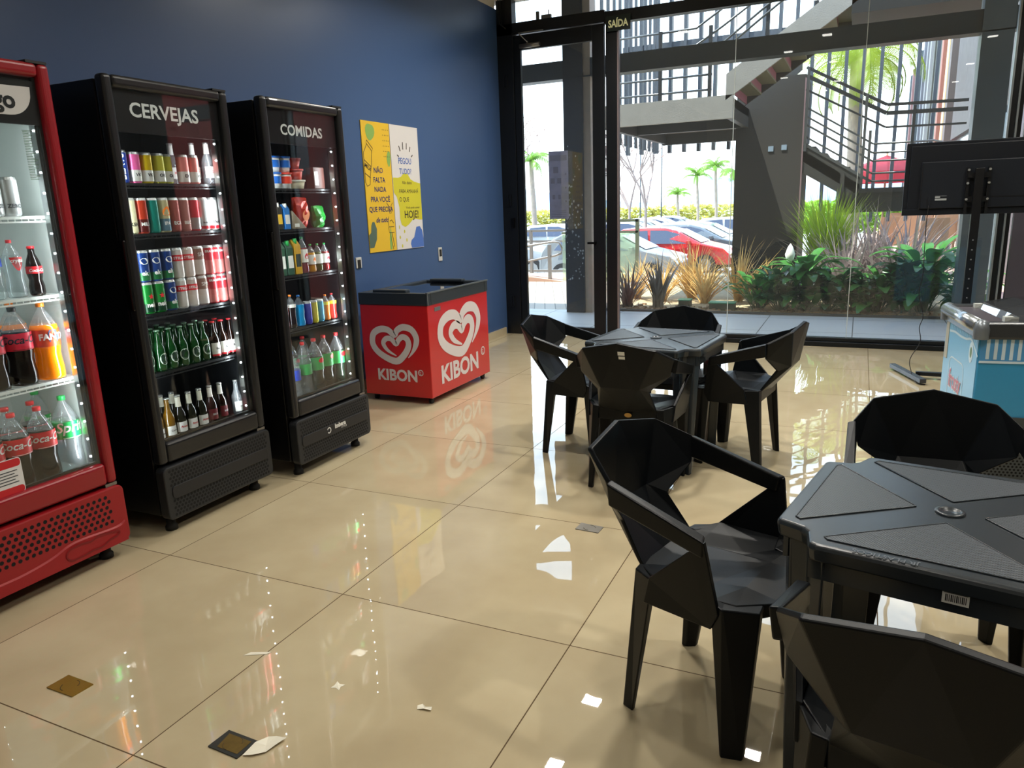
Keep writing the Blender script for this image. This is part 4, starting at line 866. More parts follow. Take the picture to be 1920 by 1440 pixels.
# ------------------------------------------------------------------ chairs
CHM = mat('chair_plastic', '0c0f12', .36, spec=.20, bump=.03, bscale=350)
def plate(b, quad, th):
    """solid facet: a planar-ish polygon given thickness th along its normal (both sides)"""
    P = [Vector(p) for p in quad]; n = Vector((0, 0, 0))
    for i in range(len(P)): n += P[i].cross(P[(i+1) % len(P)])
    n.normalize(); b.prism([p + n*th/2 for p in P], -n*th)
def make_chair(label, group):
    t = thing('plastic_armchair', (0, 0, 0), label, 'chair', group)
    # local frame: origin between the rear feet, +x the way the chair faces, +y its left, z up
    # --- backrest: faceted shell, one closed mesh
    f = lambda x, y, z: (x, y, z)
    crown = f(-.137, 0, .838); shR, shL = f(-.112, -.188, .802), f(-.112, .188, .802); wR, wL = f(-.005, -.255, .742), f(-.005, .255, .742)
    lR, lL = f(.0, -.235, .655), f(.0, .235, .655); nR, nL = f(-.035, -.135, .575), f(-.035, .135, .575); bR, bL = f(.045, -.155, .455), f(.045, .155, .455)
    cm = f(-.098, 0, .62); cb = f(.028, 0, .445); mR, mL = f(-.095, -.10, .60), f(-.095, .10, .60)
    outer = [crown, shL, wL, lL, nL, bL, cb, bR, nR, lR, wR, shR]; ctr = [mL, mR]
    V = outer + ctr; th = .016
    faces = [(0, 13, 12), (0, 12, 1), (1, 12, 3), (1, 3, 2), (12, 4, 3), (12, 5, 4), (12, 6, 5), (12, 13, 6), (13, 7, 6), (13, 8, 7), (13, 9, 8), (13, 11, 9), (11, 10, 9), (0, 11, 13)]
    b = MB(); fr = [b.V(p) for p in V]; back = []
    for i, p in enumerate(V):
        q = Vector(p); k = .020 if i in (0, 1, 11, 2, 10) else .014
        back.append(b.V(q + Vector((-k, 0, -.004))))
    for a in faces:
        b.bm.faces.new([fr[i] for i in a]); b.bm.faces.new([back[i] for i in a[::-1]])
    n = len(outer)
    for i in range(n): b.bm.faces.new([fr[i], fr[(i+1) % n], back[(i+1) % n], back[i]])
    b.build('backrest', CHM, t, bevel=.004, seg=2)
    # --- seat
    z = .462; S = [(.03, -.155, z-.004), (.11, -.225, z+.012), (.30, -.235, z+.006), (.355, -.215, z-.004), (.44, -.10, z-.022), (.44, .10, z-.022), (.355, .215, z-.004), (.30, .235, z+.006), (.11, .225, z+.012), (.03, .155, z-.004)]
    I = [(.10, -.09, z-.016), (.24, -.11, z-.020), (.33, -.09, z-.012), (.33, .09, z-.012), (.24, .11, z-.020), (.10, .09, z-.016)]
    b = MB(); s = [b.V(p) for p in S]; q = [b.V(p) for p in I]
    for fc in ([q[0], q[1], q[2], q[3], q[4], q[5]], [s[0], s[1], q[0]], [s[1], q[1], q[0]], [s[1], s[2], q[1]], [s[2], s[3], q[2], q[1]], [s[3], s[4], q[2]], [s[4], s[5], q[3], q[2]], [s[5], s[6], q[3]], [s[6], s[7], q[4], q[3]], [s[7], s[8], q[4]], [s[8], q[5], q[4]], [s[8], s[9], q[5]], [s[9], s[0], q[0], q[5]]):
        b.bm.faces.new(fc)
    lo = [b.V((p[0], p[1]*.985, .405 if 2 < i < 7 else .39)) for i, p in enumerate(S)]
    for i in range(10): b.bm.faces.new([s[i], s[(i+1) % 10], lo[(i+1) % 10], lo[i]])
    b.bm.faces.new(lo[::-1]); b.build('seat', CHM, t, bevel=.004)
    for sd in (-1, 1):
        # arm: bar from the wing forward and down, then the side panel
        b = MB(); w = .034
        A0, A1 = (-.005, sd*.262, .742), (.29, sd*.278, .652)
        a = [(-.012, sd*.246, .744), (-.012, sd*.28-sd*.008, .738), (-.012, sd*.262, .668), (-.012, sd*.238, .672)]
        c = [(.282, sd*.258, .655), (.292, sd*.292, .650), (.288, sd*.285, .600), (.272, sd*.255, .604)]
        va = [b.V(p) for p in a]; vc = [b.V(p) for p in c]
        for i in range(4): b.bm.faces.new([va[i], va[(i+1) % 4], vc[(i+1) % 4], vc[i]])
        b.bm.faces.new(va[::-1]); b.bm.faces.new(vc)
        b.build('armrest', CHM, t, bevel=.005)
        b = MB(); y0 = sd*.236
        out = [(.085, sd*.232, .385), (.30, sd*.250, .385), (.325, sd*.262, .44), (.292, sd*.290, .648), (.255, sd*.284, .640), (.250, sd*.280, .612), (.105, sd*.238, .470)]
        vo = [b.V(p) for p in out]; vi = [b.V((p[0], p[1]-sd*.016, p[2])) for p in out]; m_ = len(out)
        for i in range(m_): b.bm.faces.new([vo[i], vo[(i+1) % m_], vi[(i+1) % m_], vi[i]])
        b.bm.faces.new(vo); b.bm.faces.new(vi[::-1])
        b.build('side_panel', CHM, t, bevel=.003)
        # front leg (wide blade) and rear leg (L section)
        b = MB(); top = [(.295, sd*.248, .47), (.335, sd*.262, .46), (.415, sd*.20, .447), (.405, sd*.150, .445), (.31, sd*.17, .46)]; bot = [(.330, sd*.235, 0), (.338, sd*.245, 0), (.390, sd*.222, 0), (.388, sd*.200, 0), (.345, sd*.205, 0)]
        vt = [b.V(p) for p in top]; vb = [b.V(p) for p in bot]
        for i in range(5): b.bm.faces.new([vt[i], vt[(i+1) % 5], vb[(i+1) % 5], vb[i]])
        b.bm.faces.new(vt); b.bm.faces.new(vb[::-1]); b.build('leg', CHM, t, bevel=.004)
        b = MB(); top = [(.03, sd*.155, .46), (.035, sd*.190, .46), (.115, sd*.236, .465), (.115, sd*.20, .465), (.06, sd*.15, .46)]; bot = [(.0, sd*.185, 0), (.006, sd*.212, 0), (.045, sd*.222, 0), (.045, sd*.205, 0), (.02, sd*.183, 0)]
        vt = [b.V(p) for p in top]; vb = [b.V(p) for p in bot]
        for i in range(5): b.bm.faces.new([vt[i], vt[(i+1) % 5], vb[(i+1) % 5], vb[i]])
        b.bm.faces.new(vt); b.bm.faces.new(vb[::-1]); b.build('leg', CHM, t, bevel=.004)
    return t
deg = math.radians
g = 'black faceted plastic armchairs'
chA = make_chair('black faceted plastic armchair in the open, left of the near table, seen whole', g)
far_c = dup(chA, (-1.02, 4.72, 0), deg(-91), 'black faceted armchair on the far side of the far table, back to the glass wall')
lef_c = dup(chA, (-1.72, 4.28, 0), deg(-1), 'black faceted armchair at the left end of the far table')
rig_c = dup(chA, (-.385, 4.36, 0), deg(171), 'black faceted armchair at the right end of the far table')
nb_c = dup(chA, (.278, 2.72, 0), deg(-87), 'black faceted armchair behind the near table, in front of the blue freezer')
fg_c = dup(chA, (.158, 1.325, 0), deg(80), 'black faceted armchair in the bottom right corner, back to the camera')
ctr_c = dup(chA, (-1.045, 3.60, 0), deg(90), 'black faceted armchair with a white sticker on its back, near side of the far table')
move(chA, -.517, 2.13, 0, chA['label'], g, deg(-15))
b = MB(); b.poly([(-.1585, -.005, .795), (-.1585, -.04, .795), (-.153, -.04, .775), (-.153, -.005, .775)], [(0, 1, 2, 3)]); b.poly([(-.1515, -.008, .770), (-.1515, -.04, .770), (-.147, -.04, .755), (-.147, -.008, .755)], [(0, 1, 2, 3)])
s_ = b.build('sticker', LWHITE, ctr_c); s_['label'] = 'small white sticker'
b = MB(); b.poly([(.012, .02*math.cos(k*PI/6)-.01, .425+.012*math.sin(k*PI/6)) for k in range(12)], [tuple(range(12))]); b.build('round_sticker', mat('sticker_gold', 'c89a4a', .5), ctr_c)
# ------------------------------------------------------------------ tables
TBM = mat('table_plastic', '2c3237', .27, spec=.5)
def mesh_mat():
    m = bpy.data.materials.new('table_mesh_texture'); m.use_nodes = True; t = m.node_tree; bs = t.nodes['Principled BSDF']; L = t.links
    bs.inputs['Base Color'].default_value = lin('2e3337') + (1,); bs.inputs['Roughness'].default_value = .4
    tc = t.nodes.new('ShaderNodeTexCoord'); v = t.nodes.new('ShaderNodeTexVoronoi'); v.inputs['Scale'].default_value = 150; v.inputs['Randomness'].default_value = 0.0
    mp = t.nodes.new('ShaderNodeMapping'); mp.inputs['Rotation'].default_value = (0, 0, .78); L.new(tc.outputs['Object'], mp.inputs[0]); L.new(mp.outputs[0], v.inputs['Vector'])
    r = t.nodes.new('ShaderNodeValToRGB'); r.color_ramp.elements[0].position = .30; r.color_ramp.elements[0].color = lin('0c0e10') + (1,); r.color_ramp.elements[1].position = .42; r.color_ramp.elements[1].color = lin('454d54') + (1,)
    L.new(v.outputs['Distance'], r.inputs[0]); L.new(r.outputs[0], bs.inputs['Base Color'])
    bp = t.nodes.new('ShaderNodeBump'); bp.inputs['Strength'].default_value = .5; bp.inputs['Distance'].default_value = .002; L.new(v.outputs['Distance'], bp.inputs['Height']); L.new(bp.outputs[0], bs.inputs['Normal'])
    return m
TMM = mesh_mat()
def make_table(label):
    t = thing('square_plastic_table', (0, 0, 0), label, 'table', 'black square plastic tables')
    h, H = .352, .725
    q = []   # outline with notched, cut corners
    for k in range(4):
        a = k*PI/2; c, s = math.cos(a), math.sin(a)
        for x, y in ((h, -.235), (h, .235), (.262, .275), (.275, .262+.0)):
            pass
        for x, y in ((h-.006, -.25), (h, -.235), (h, .235), (h-.006, .25), (.285, .268), (.268, .285)):
            q.append((x*c-y*s, x*s+y*c))
    b = MB(); top = [b.V((p[0]*.985, p[1]*.985, H)) for p in q]; mid = [b.V((p[0], p[1], H-.012)) for p in q]; low = [b.V((p[0]*.985, p[1]*.985, H-.045)) for p in q]; n = len(q)
    b.bm.faces.new(top); b.bm.faces.new(low[::-1])
    for i in range(n):
        b.bm.faces.new([top[i], top[(i+1) % n], mid[(i+1) % n], mid[i]]); b.bm.faces.new([mid[i], mid[(i+1) % n], low[(i+1) % n], low[i]])
    b.build('tabletop', TBM, t, bevel=.006, seg=3)
    # four perforated triangles between the diagonal ribs
    for k in range(4):
        a = k*PI/2; c, s = math.cos(a), math.sin(a); P = [(.075, -.0), (.300, -.225), (.312, -.215), (.312, .215), (.300, .225)]
        b = MB(); b.prism([(x*c-y*s, x*s+y*c, H+.0005) for x, y in P], (0, 0, .0012)); b.build('mesh_panel', TMM, t)
        # raised welt round it
        b = MB(); E = P + [P[0]]; E = [(E[i][0]*c-E[i][1]*s, E[i][0]*s+E[i][1]*c, H+.0015) for i in range(len(E))]; b.tube(E, .0020, 6, cap=False); b.build('welt', TBM, t)
    b = MB(); b.lathe([(.034, H), (.034, H+.004), (.030, H+.006), (.022, H+.006), (.020, H+.003), (.001, H+.003)], n=28, caps=False); b.build('centre_cap', TBM, t)
    for k in range(4):
        a = k*PI/2 + PI/4; c, s = math.cos(a), math.sin(a); rt = Matrix.Rotation(a, 3, 'Z')
        # leg: angle section following the corner, tapering down
        b = MB(); r0, r1 = .40, .392; w0, w1 = .085, .05
        def L(r, w, z): return [rt @ Vector((r-.012, -w, 0)) + Vector((0, 0, z)), rt @ Vector((r, -w*.55, 0)) + Vector((0, 0, z)), rt @ Vector((r-.028, -.012, 0)) + Vector((0, 0, z)), rt @ Vector((r-.028, .012, 0)) + Vector((0, 0, z)), rt @ Vector((r, w*.55, 0)) + Vector((0, 0, z)), rt @ Vector((r-.012, w, 0)) + Vector((0, 0, z)), rt @ Vector((r-.06, w*.7, 0)) + Vector((0, 0, z)), rt @ Vector((r-.06, -w*.7, 0)) + Vector((0, 0, z))]
        ra = [b.V(p) for p in L(r0, w0, H-.03)]; rb = [b.V(p) for p in L(r1, w1, 0)]
        for i in range(8): b.bm.faces.new([ra[i], ra[(i+1) % 8], rb[(i+1) % 8], rb[i]])
        b.bm.faces.new(ra); b.bm.faces.new(rb[::-1]); b.build('leg', TBM, t, bevel=.004)
        a = k*PI/2; c, s = math.cos(a), math.sin(a)
        b = MB(); b.prism([(x*c-y*s, x*s+y*c, H-.095) for x, y in ((h-.022, -.25), (h-.022, .25), (h-.034, .25), (h-.034, -.25))], (0, 0, .055)); b.build('apron', TBM, t)
    return t
tb = make_table('black square plastic table standing far, ringed by four chairs')
t2 = dup(tb, (.25, 1.998, 0), deg(-11), 'black square plastic table at the right edge, near the camera')
move(tb, -1.048, 4.25, 0, tb['label'], None, deg(-6.5))
s_ = lettering('JR PLASTICOS', .022, (-.09, -.332, .7265), (-1, 0, 0), (0, -1, 0), mat('raised_grey', '565b60', .4), t2, name='moulded_name', rise=.0006, bold=.01)
b = MB(); b.box(.025, .075, -.342, -.3405, .655, .70); s_ = b.build('barcode_sticker', LWHITE, t2); b = MB()
for k in range(12): b.box(.031+k*.0034, .0325+k*.0034+(.0008 if k % 3 == 0 else 0), -.3425, -.342, .660, .676)
b.box(.028, .072, -.3425, -.342, .679, .684); b.box(.032, .06, -.3425, -.342, .689, .694); b.build('barcode_print', INK, s_)
# ------------------------------------------------------------------ television on a stand
tvm = mat('tv_back_black', '10141b', .42, spec=.3); tvd = mat('tv_dark', '0c0d10', .35)
ty = 6.93; o = (.80, ty, 0)
tv = thing('television', (.80, ty, 1.33), 'black flat television seen from behind, on a tall stand at the glass wall', 'television')
b = MB(tv.location); b.box(.30, 1.30, ty+.01, ty+.035, 1.325, 1.885); b.build('screen_frame', tvm, tv, bevel=.004)
b = MB(tv.location); b.box(.335, 1.265, ty-.012, ty+.012, 1.345, 1.862); b.build('back_cover', tvm, tv, bevel=.006)
b = MB(tv.location); b.box(.415, 1.20, ty-.035, ty-.01, 1.375, 1.735); b.build('rear_housing', mat('tv_housing', '12171f', .45, spec=.3), tv, bevel=.006)
b = MB(tv.location); b.box(.30, 1.30, ty-.016, ty+.012, 1.325, 1.372); b.build('lower_strip', tvm, tv, bevel=.002)
b = MB(tv.location)
for x in (.418,): b.box(x, x+.006, ty-.038, ty-.034, 1.37, 1.72)
b.box(.90, 1.2, ty-.038, ty-.034, 1.452, 1.458); b.box(1.14, 1.144, ty-.038, ty-.034, 1.46, 1.51); b.box(.47, .474, ty-.038, ty-.034, 1.40, 1.455); b.box(.497, .501, ty-.038, ty-.034, 1.40, 1.455)
split(b.build('housing_groove', tvd, tv))
b = MB(tv.location); b.box(.525, .605, ty-.037, ty-.0345, 1.437, 1.452); b.box(.525, .56, ty-.037, ty-.0345, 1.458, 1.468); b.box(.525, .605, ty-.037, ty-.0345, 1.4705, 1.4725); split(b.build('rating_label', mat('label_silver', '9aa0a2', .4), tv))
st = thing('television_stand', (.80, ty-.07, 0), 'black metal pole stand with floor bars carrying the television', 'stand')
os_ = st.location
b = MB(os_); b.box(.775, .835, ty-.12, ty-.07, .06, 1.67); b.build('pole', mat('stand_black', '121316', .35, .3), st, bevel=.003)
b = MB(os_); 
for k in range(12): b.lathe([(.006, 0), (.006, .002)], (0, 0, 0), 8) if 0 else b.box(.800, .810, ty-.1215, ty-.1195, .30+k*.075, .31+k*.075)
b.build('pin_holes', mat('hole_grey', '70757a', .4), st)
b = MB(os_); b.box(.765, .845, ty-.128, ty-.06, .0, .62); b.build('lower_sleeve', mat('stand_black'), st, bevel=.003)
b = MB(os_); b.box(.725, .745, ty-.07, ty-.04, 1.33, 1.68); b.box(.865, .885, ty-.07, ty-.04, 1.33, 1.68); b.box(.73, .88, ty-.08, ty-.06, 1.60, 1.64); b.box(.73, .88, ty-.08, ty-.06, 1.42, 1.46); b.build('bracket', mat('stand_black'), st)
b = MB(os_)
for x in (.735, .875):
    for z in (1.66, 1.56, 1.44): b.tube([(x, ty-.085, z), (x, ty-.07, z)], .009, 10)
split(b.build('bolt', mat('bolt_silver', 'c4c8c8', .3, .8), st))
b = MB(os_); b.bar((.34, 7.16, .035), (.54, 6.58, .035), .05, .035); b.build('foot_bar', mat('foot_steel', '4a4e55', .25, .7), st, bevel=.003)
b = MB(os_); b.bar((1.18, 7.02, .035), (1.03, 6.50, .035), .05, .035); b.build('foot_bar', mat('foot_steel'), st, bevel=.003)
b = MB(os_); b.bar((.50, 6.83, .045), (1.12, 6.83, .045), .045, .03); b.build('cross_bar', mat('stand_black'), st)
b = MB((.5, 6.9, .7)); P = smooth_path([(.485, ty-.045, 1.40), (.48, ty-.05, 1.25), (.485, ty-.05, 1.05), (.49, ty-.04, .85), (.475, ty-.03, .70), (.52, ty-.03, .52), (.50, ty-.05, .42), (.515, ty-.06, .30), (.45, ty-.1, .16), (.47, ty-.15, .05), (.50, ty-.30, .009), (.56, ty-.34, .008)], 5)
b.tube(P, .0035, 6); tag(b.build('power_cord', mat('black_rubber')), 'thin black cord hanging from the television down to the floor', 'cord')
# ------------------------------------------------------------------ blue chest freezer
bx, by, L_, D_, H_ = .575, 4.22, .96, .65, .885
bf = thing('chest_freezer', (bx, by, 0), 'light blue chest freezer with chrome rim and striped front at the right edge', 'chest freezer', rz=deg(7.5))
b = MB(); b.box(0, L_, 0, D_, .06, .80); b.build('body', mat('freezer_blue', '2f8fc0', .3, coat=.2), bf, bevel=.006)
LBL = mat('pale_blue_film', '6fb1d8', .3); STB = mat('stripe_blue', '4a8fc4', .35); STW = mat('stripe_white', 'c5dae6', .35)
b = MB(); b.box(-.003, 0, .012, D_-.012, .065, .79); b.build('side_film', LBL, bf)
b = MB(); P = smooth_path([(D_-.10, .742), (.44, .752), (.33, .748), (.22, .752), (.12, .762), (.0, .700)], 5); stroke_mesh(b, [(-p[0], p[1]) for p in P], .012, (-.003, 0, 0), (0, -1, 0), (0, 0, 1), .001); b.build('wave_line', STW, bf)
b = MB()
for k in range(15): b.box(-.0036, -.003, .03+k*.033, .042+k*.033, .762, .788)
b.build('faint_stripes', mat('stripe_pale', '84b8dc', .35), bf)
b = MB(); b.box(-.006, -.003, D_-.09, D_-.03, .58, .80); b.build('bracket_strip', mat('strip_beige', 'a9a595', .4), bf)
b = MB(); pts = [(-.004,   .115+.034*math.cos(a*PI/12), .70+.055*math.sin(a*PI/12)) for a in range(24)]; b.face(pts); sb = b.build('round_seal', STW, bf)
b = MB(); pts = [(-.0045, .115+.017*math.cos(a*PI/12), .70+.028*math.sin(a*PI/12)) for a in range(24)]; b.face(pts); b.build('seal_centre', mat('seal_green', '6a8a6a', .5), sb)
b = MB(); P = [(-p[0], p[1]) for p in rrect(.21, .50, .34, .61, .05)]; P.append(P[0]); stroke_mesh(b, P, .008, (-.003, 0, 0), (0, -1, 0), (0, 0, 1), .001); b.build('badge_outline', STW, bf)
fv = lettering('frosty', .14, (-.003, .36, .445), (0, -1, 0), (0, 0, 1), mat('outline_white', 'd8e2ea', .4), bf, bold=.055, width=.25, rise=.0012, name='brand_outline')
fv = lettering('frosty', .14, (-.003, .36, .445), (0, -1, 0), (0, 0, 1), mat('brand_rose', 'c9637c', .4), bf, bold=.012, width=.238, rise=.002, name='brand_lettering')
b = MB(); b.box(.004, L_-.004, -.003, 0, .675, .80); b.build('front_stripe_ground', STB, bf)
b = MB()
for k in range(27): b.box(.03+k*.034, .045+k*.034, -.0045, -.003, .69-.0008*k, .80)
b.build('front_stripes', STW, bf)
b = MB(); b.box(.004, L_-.004, -.005, 0, .670, .681); b.build('front_line', STW, bf)
b = MB(); b.box(.012, L_-.012, -.008, .0, .065, .398); vg = b.build('vent_panel', mat('vent_grey', '3d4346', .45), bf, bevel=.003)
b = MB(); j = 0; z = .095
while z < .355:
    x = .05 + (.009 if j % 2 else 0)
    while x < L_-.05:
        b.face([(x+.0058*math.cos(2*PI*q/6), -.0086, z+.0058*math.sin(2*PI*q/6)) for q in range(6)]); x += .018
    z += .0155; j += 1
b.build('hole_pattern', mat('hole_black'), vg)
CHR = mat('chrome_rim', 'b8c0c6', .22, .85)
b = MB(); r = .035
for a_, c_ in (((-.005, .0, H_-r), (-.005, D_, H_-r)),): b.tube([a_, c_], r, 16)
b.box(-.036, -.006, 0, D_, .80, H_-r) if 0 else None
b.box(-.012, .03, 0, D_, .79, H_-.02); b.build('side_rim', CHR, bf)
b = MB(); b.box(.0, L_, -.022, .035, .79, H_-.01); b.build('front_rim', mat('rim_graphite', '2e3236', .3), bf, bevel=.014, seg=4)
b = MB(); b.box(.0, L_, D_-.035, D_+.01, .79, H_-.005); b.build('rear_rim', mat('rim_graphite'), bf, bevel=.01)
for yy in (.0, D_):
    b = MB(); b.lathe([(.036, .0), (.038, .05), (.030, .085), (.010, .096), (.001, .097)], (.002, yy, .79), 20, caps=False); b.build('rim_corner', mat('corner_grey', '7f868c', .3, .5), bf)
b = MB(); b.box(.03, L_, .035, D_-.035, .86, .868); b.build('top_deck', mat('deck_grey', '4a4448', .35), bf)
b = MB(); P = [(.12, 0), (.16, .028), (.30, .055), (.60, .062), (.94, .05)]
b.poly([(x, .05, .87+z) for x, z in P] + [(x, D_-.05, .87+z) for x, z in P], [(i, i+1, i+6, i+5) for i in range(4)] + [(0, 1, 2, 3, 4), (5, 6, 7, 8, 9)]); b.build('domed_lid', glassmat('curved_lid_glass', (.45, .5, .53), 2.0, .12), bf)
b = MB(); b.box(.11, .17, .05, .09, .868, .892); b.box(.11, .15, D_-.09, D_-.05, .868, .89); split(b.build('lid_stop', mat('stop_white', 'b9bcb6', .4), bf))
for x in (.06, L_-.06):
    for y in (.06, D_-.06): b = MB(); b.lathe([(.022, 0), (.022, .062)], (x, y, 0), 12); b.build('foot', mat('foot_black'), bf)
# ------------------------------------------------------------------ things on the floor
def floor_box(pts, m, label, m2, ring=True):
    cx = sum(p[0] for p in pts)/4; cy = sum(p[1] for p in pts)/4
    t = thing('floor_outlet_cover', (cx, cy, 0), label, 'floor outlet cover')
    b = MB(t.location); b.prism([(p[0], p[1], 0) for p in pts], (0, 0, .004)); b.build('plate', m, t)
    b = MB(t.location)
    for a0 in (0.3, 3.4):
        b.tube([(cx+.028*math.cos(a0+k*.2), cy+.028*math.sin(a0+k*.2), .0042) for k in range(8)], .0012, 5)
    b.build('lid_slot', m2, t)
    return t
floor_box([(-2.354, 1.292), (-2.228, 1.292), (-2.228, 1.362), (-2.354, 1.362)] if 0 else [(-2.355, 1.290), (-2.228, 1.290), (-2.222, 1.362), (-2.350, 1.364)], mat('brass', '9a7c30', .3, .6), 'brass floor outlet cover at the lower left', mat('slot_dark', '3c2f14', .5))
t = floor_box([(-1.628, 1.290), (-1.511, 1.285), (-1.505, 1.363), (-1.622, 1.366)], mat('dark_plate', '2e2f2c', .45), 'dark worn floor outlet cover beside a white paper scrap', mat('slot_dark'))
b = MB(t.location); b.prism([(-1.612+.012, 1.298, .004), (-1.522, 1.297, .004), (-1.520, 1.352, .004), (-1.608, 1.354, .004)], (0, 0, .0008)); b.build('worn_brass', mat('worn_brass', '6f5a2a', .4, .4, noise=.3, nscale=60), t)
floor_box([(-1.136, 3.068), (-1.020, 3.062), (-1.016, 3.132), (-1.132, 3.142)], mat('grey_plate', '7c7870', .45), 'grey floor outlet cover in front of the near chair', mat('slot_dark'))
PAP = mat('paper_white', 'e6e0cd', .6)
def scrap(pts, label, h=.006, name='paper_scrap', seed=1):
    rr = random.Random(seed); cx = sum(p[0] for p in pts)/len(pts); cy = sum(p[1] for p in pts)/len(pts); b = MB((cx, cy, 0))
    ctr = b.V((cx, cy, .003)); v = [b.V((p[0], p[1], .001+rr.uniform(0, h))) for p in pts]; c2 = b.V((cx, cy, .0025)); v2 = [b.V((p[0], p[1], q.co.z-.0006)) for p, q in zip(pts, v)]
    n = len(pts)
    for i in range(n): b.bm.faces.new([ctr, v[i], v[(i+1) % n]]); b.bm.faces.new([c2, v2[(i+1) % n], v2[i]]); b.bm.faces.new([v[i], v2[i], v2[(i+1) % n], v[(i+1) % n]])
    return tag(b.build(name, PAP), label, 'paper scrap')
scrap([(-1.505, 1.300), (-1.475, 1.310), (-1.450, 1.335), (-1.440, 1.372), (-1.432, 1.402), (-1.47, 1.402), (-1.492, 1.392), (-1.502, 1.35)], 'folded white paper scrap right of the dark floor outlet cover', .012, seed=3)
scrap([(-1.466, 1.648), (-1.45, 1.655), (-1.432, 1.648), (-1.438, 1.665), (-1.43, 1.68), (-1.45, 1.676), (-1.466, 1.684), (-1.462, 1.665)], 'tiny four-pointed white paper bit on the open floor', .001, seed=4)
scrap([(-1.152, 1.676), (-1.14, 1.688), (-1.125, 1.680), (-1.105, 1.686), (-1.10, 1.672), (-1.125, 1.668), (-1.146, 1.664)], 'crumpled thin white strip on the floor left of the near chair', .006, 'plastic_scrap', 5)
scrap([(-1.87, 1.68), (-1.80, 1.715), (-1.79, 1.735), (-1.86, 1.705)], 'faint pale label fragment on the floor before the beer cooler', .0005, 'label_scrap', 6)
# ------------------------------------------------------------------ outdoors: ground
def slab(x0, x1, y0, y1, z0, z1, name, m):
    b = MB(); b.box(x0, x1, y0, y1, z0, z1); return struct(b.build(name, m))
def tile_mat(name, c1, c2, s, ang=0, rough=.6, mort='55534c'):
    m = bpy.data.materials.new(name); m.use_nodes = True; t = m.node_tree; bs = t.nodes['Principled BSDF']; L = t.links; bs.inputs['Roughness'].default_value = rough
    tc = t.nodes.new('ShaderNodeTexCoord'); mp = t.nodes.new('ShaderNodeMapping'); mp.inputs['Rotation'].default_value = (0, 0, ang); br = t.nodes.new('ShaderNodeTexBrick')
    L.new(tc.outputs['Object'], mp.inputs[0]); L.new(mp.outputs[0], br.inputs['Vector'])
    br.inputs['Color1'].default_value = lin(c1) + (1,); br.inputs['Color2'].default_value = lin(c2) + (1,); br.inputs['Mortar'].default_value = lin(mort) + (1,)
    br.inputs['Scale'].default_value = 1.0; br.inputs['Brick Width'].default_value = s[0]; br.inputs['Row Height'].default_value = s[1]; br.inputs['Mortar Size'].default_value = s[2]; br.offset = s[3]
    L.new(br.outputs['Color'], bs.inputs['Base Color']); return m
slab(-14, 6, YW+.06, 10.25, -.1, -.001, 'floor_outdoor_walkway', tile_mat('walkway_tile', 'bcbcbe', 'c4c3c2', (1.0, 1.0, .006, 0), rough=.45))
slab(-3.35, 1.9, 10.25, 16.2, -.75, .0, 'floor_outdoor_bed', mat('pebble_soil', 'a39477', .9, noise=.5, nscale=30, bump=.6, bscale=60))
slab(-3.35, 1.9, 10.25, 10.29, -.1, .03, 'trim_7', mat('bed_edge_dark', '3a3a3a', .6))
slab(-14, -3.35, 10.25, 16.2, -.75, -.002, 'floor_outdoor_ramp', tile_mat('ramp_planks', 'b3a594', 'a59786', (6, .16, .008, .5), 1.18, mort='6d655b'))
slab(.2, 30, 16.2, 40, -.75, -.02, 'floor_outdoor_deck', mat('terracotta_deck', 'c79f8c', .8, noise=.15, nscale=3))
slab(1.9, 30, 10.25, 16.2, -.75, -.01, 'floor_outdoor_court', mat('terracotta_deck'))
slab(-120, 140, 16.2, 75, -.95, -.75, 'floor_outdoor_parking', mat('pale_asphalt', 'a7a6a2', .85, noise=.12, nscale=2))
slab(-300, 300, 75, 300, -1.2, -.9, 'floor_outdoor_field', mat('far_field', '8e9a6c', .9, noise=.2, nscale=.2))
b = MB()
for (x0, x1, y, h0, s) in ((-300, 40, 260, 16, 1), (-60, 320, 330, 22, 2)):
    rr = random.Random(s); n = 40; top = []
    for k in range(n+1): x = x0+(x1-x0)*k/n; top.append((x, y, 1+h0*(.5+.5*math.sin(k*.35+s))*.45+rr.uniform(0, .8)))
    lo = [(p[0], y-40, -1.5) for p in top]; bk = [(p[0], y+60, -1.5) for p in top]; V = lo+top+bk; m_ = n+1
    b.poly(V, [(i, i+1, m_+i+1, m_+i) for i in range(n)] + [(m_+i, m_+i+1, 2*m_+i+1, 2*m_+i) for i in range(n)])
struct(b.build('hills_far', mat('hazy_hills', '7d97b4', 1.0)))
# brick building right of the shop front, and dark planted wall (they show in the cooler doors)
b = MB(); b.box(2.5, 6.7, 11.0, 11.4, 0, 2.2); b.box(2.5, 6.7, 11.0, 11.4, 3.0, 5); b.box(2.5, 3.2, 11, 11.4, 2.2, 3.0); b.box(4.2, 6.7, 11, 11.4, 2.2, 3.0)
struct(b.build('wall_outdoor_brick', tile_mat('red_brick', '8e3b36', '7d322f', (.24, .075, .008, .5), mort='6a4a44')))
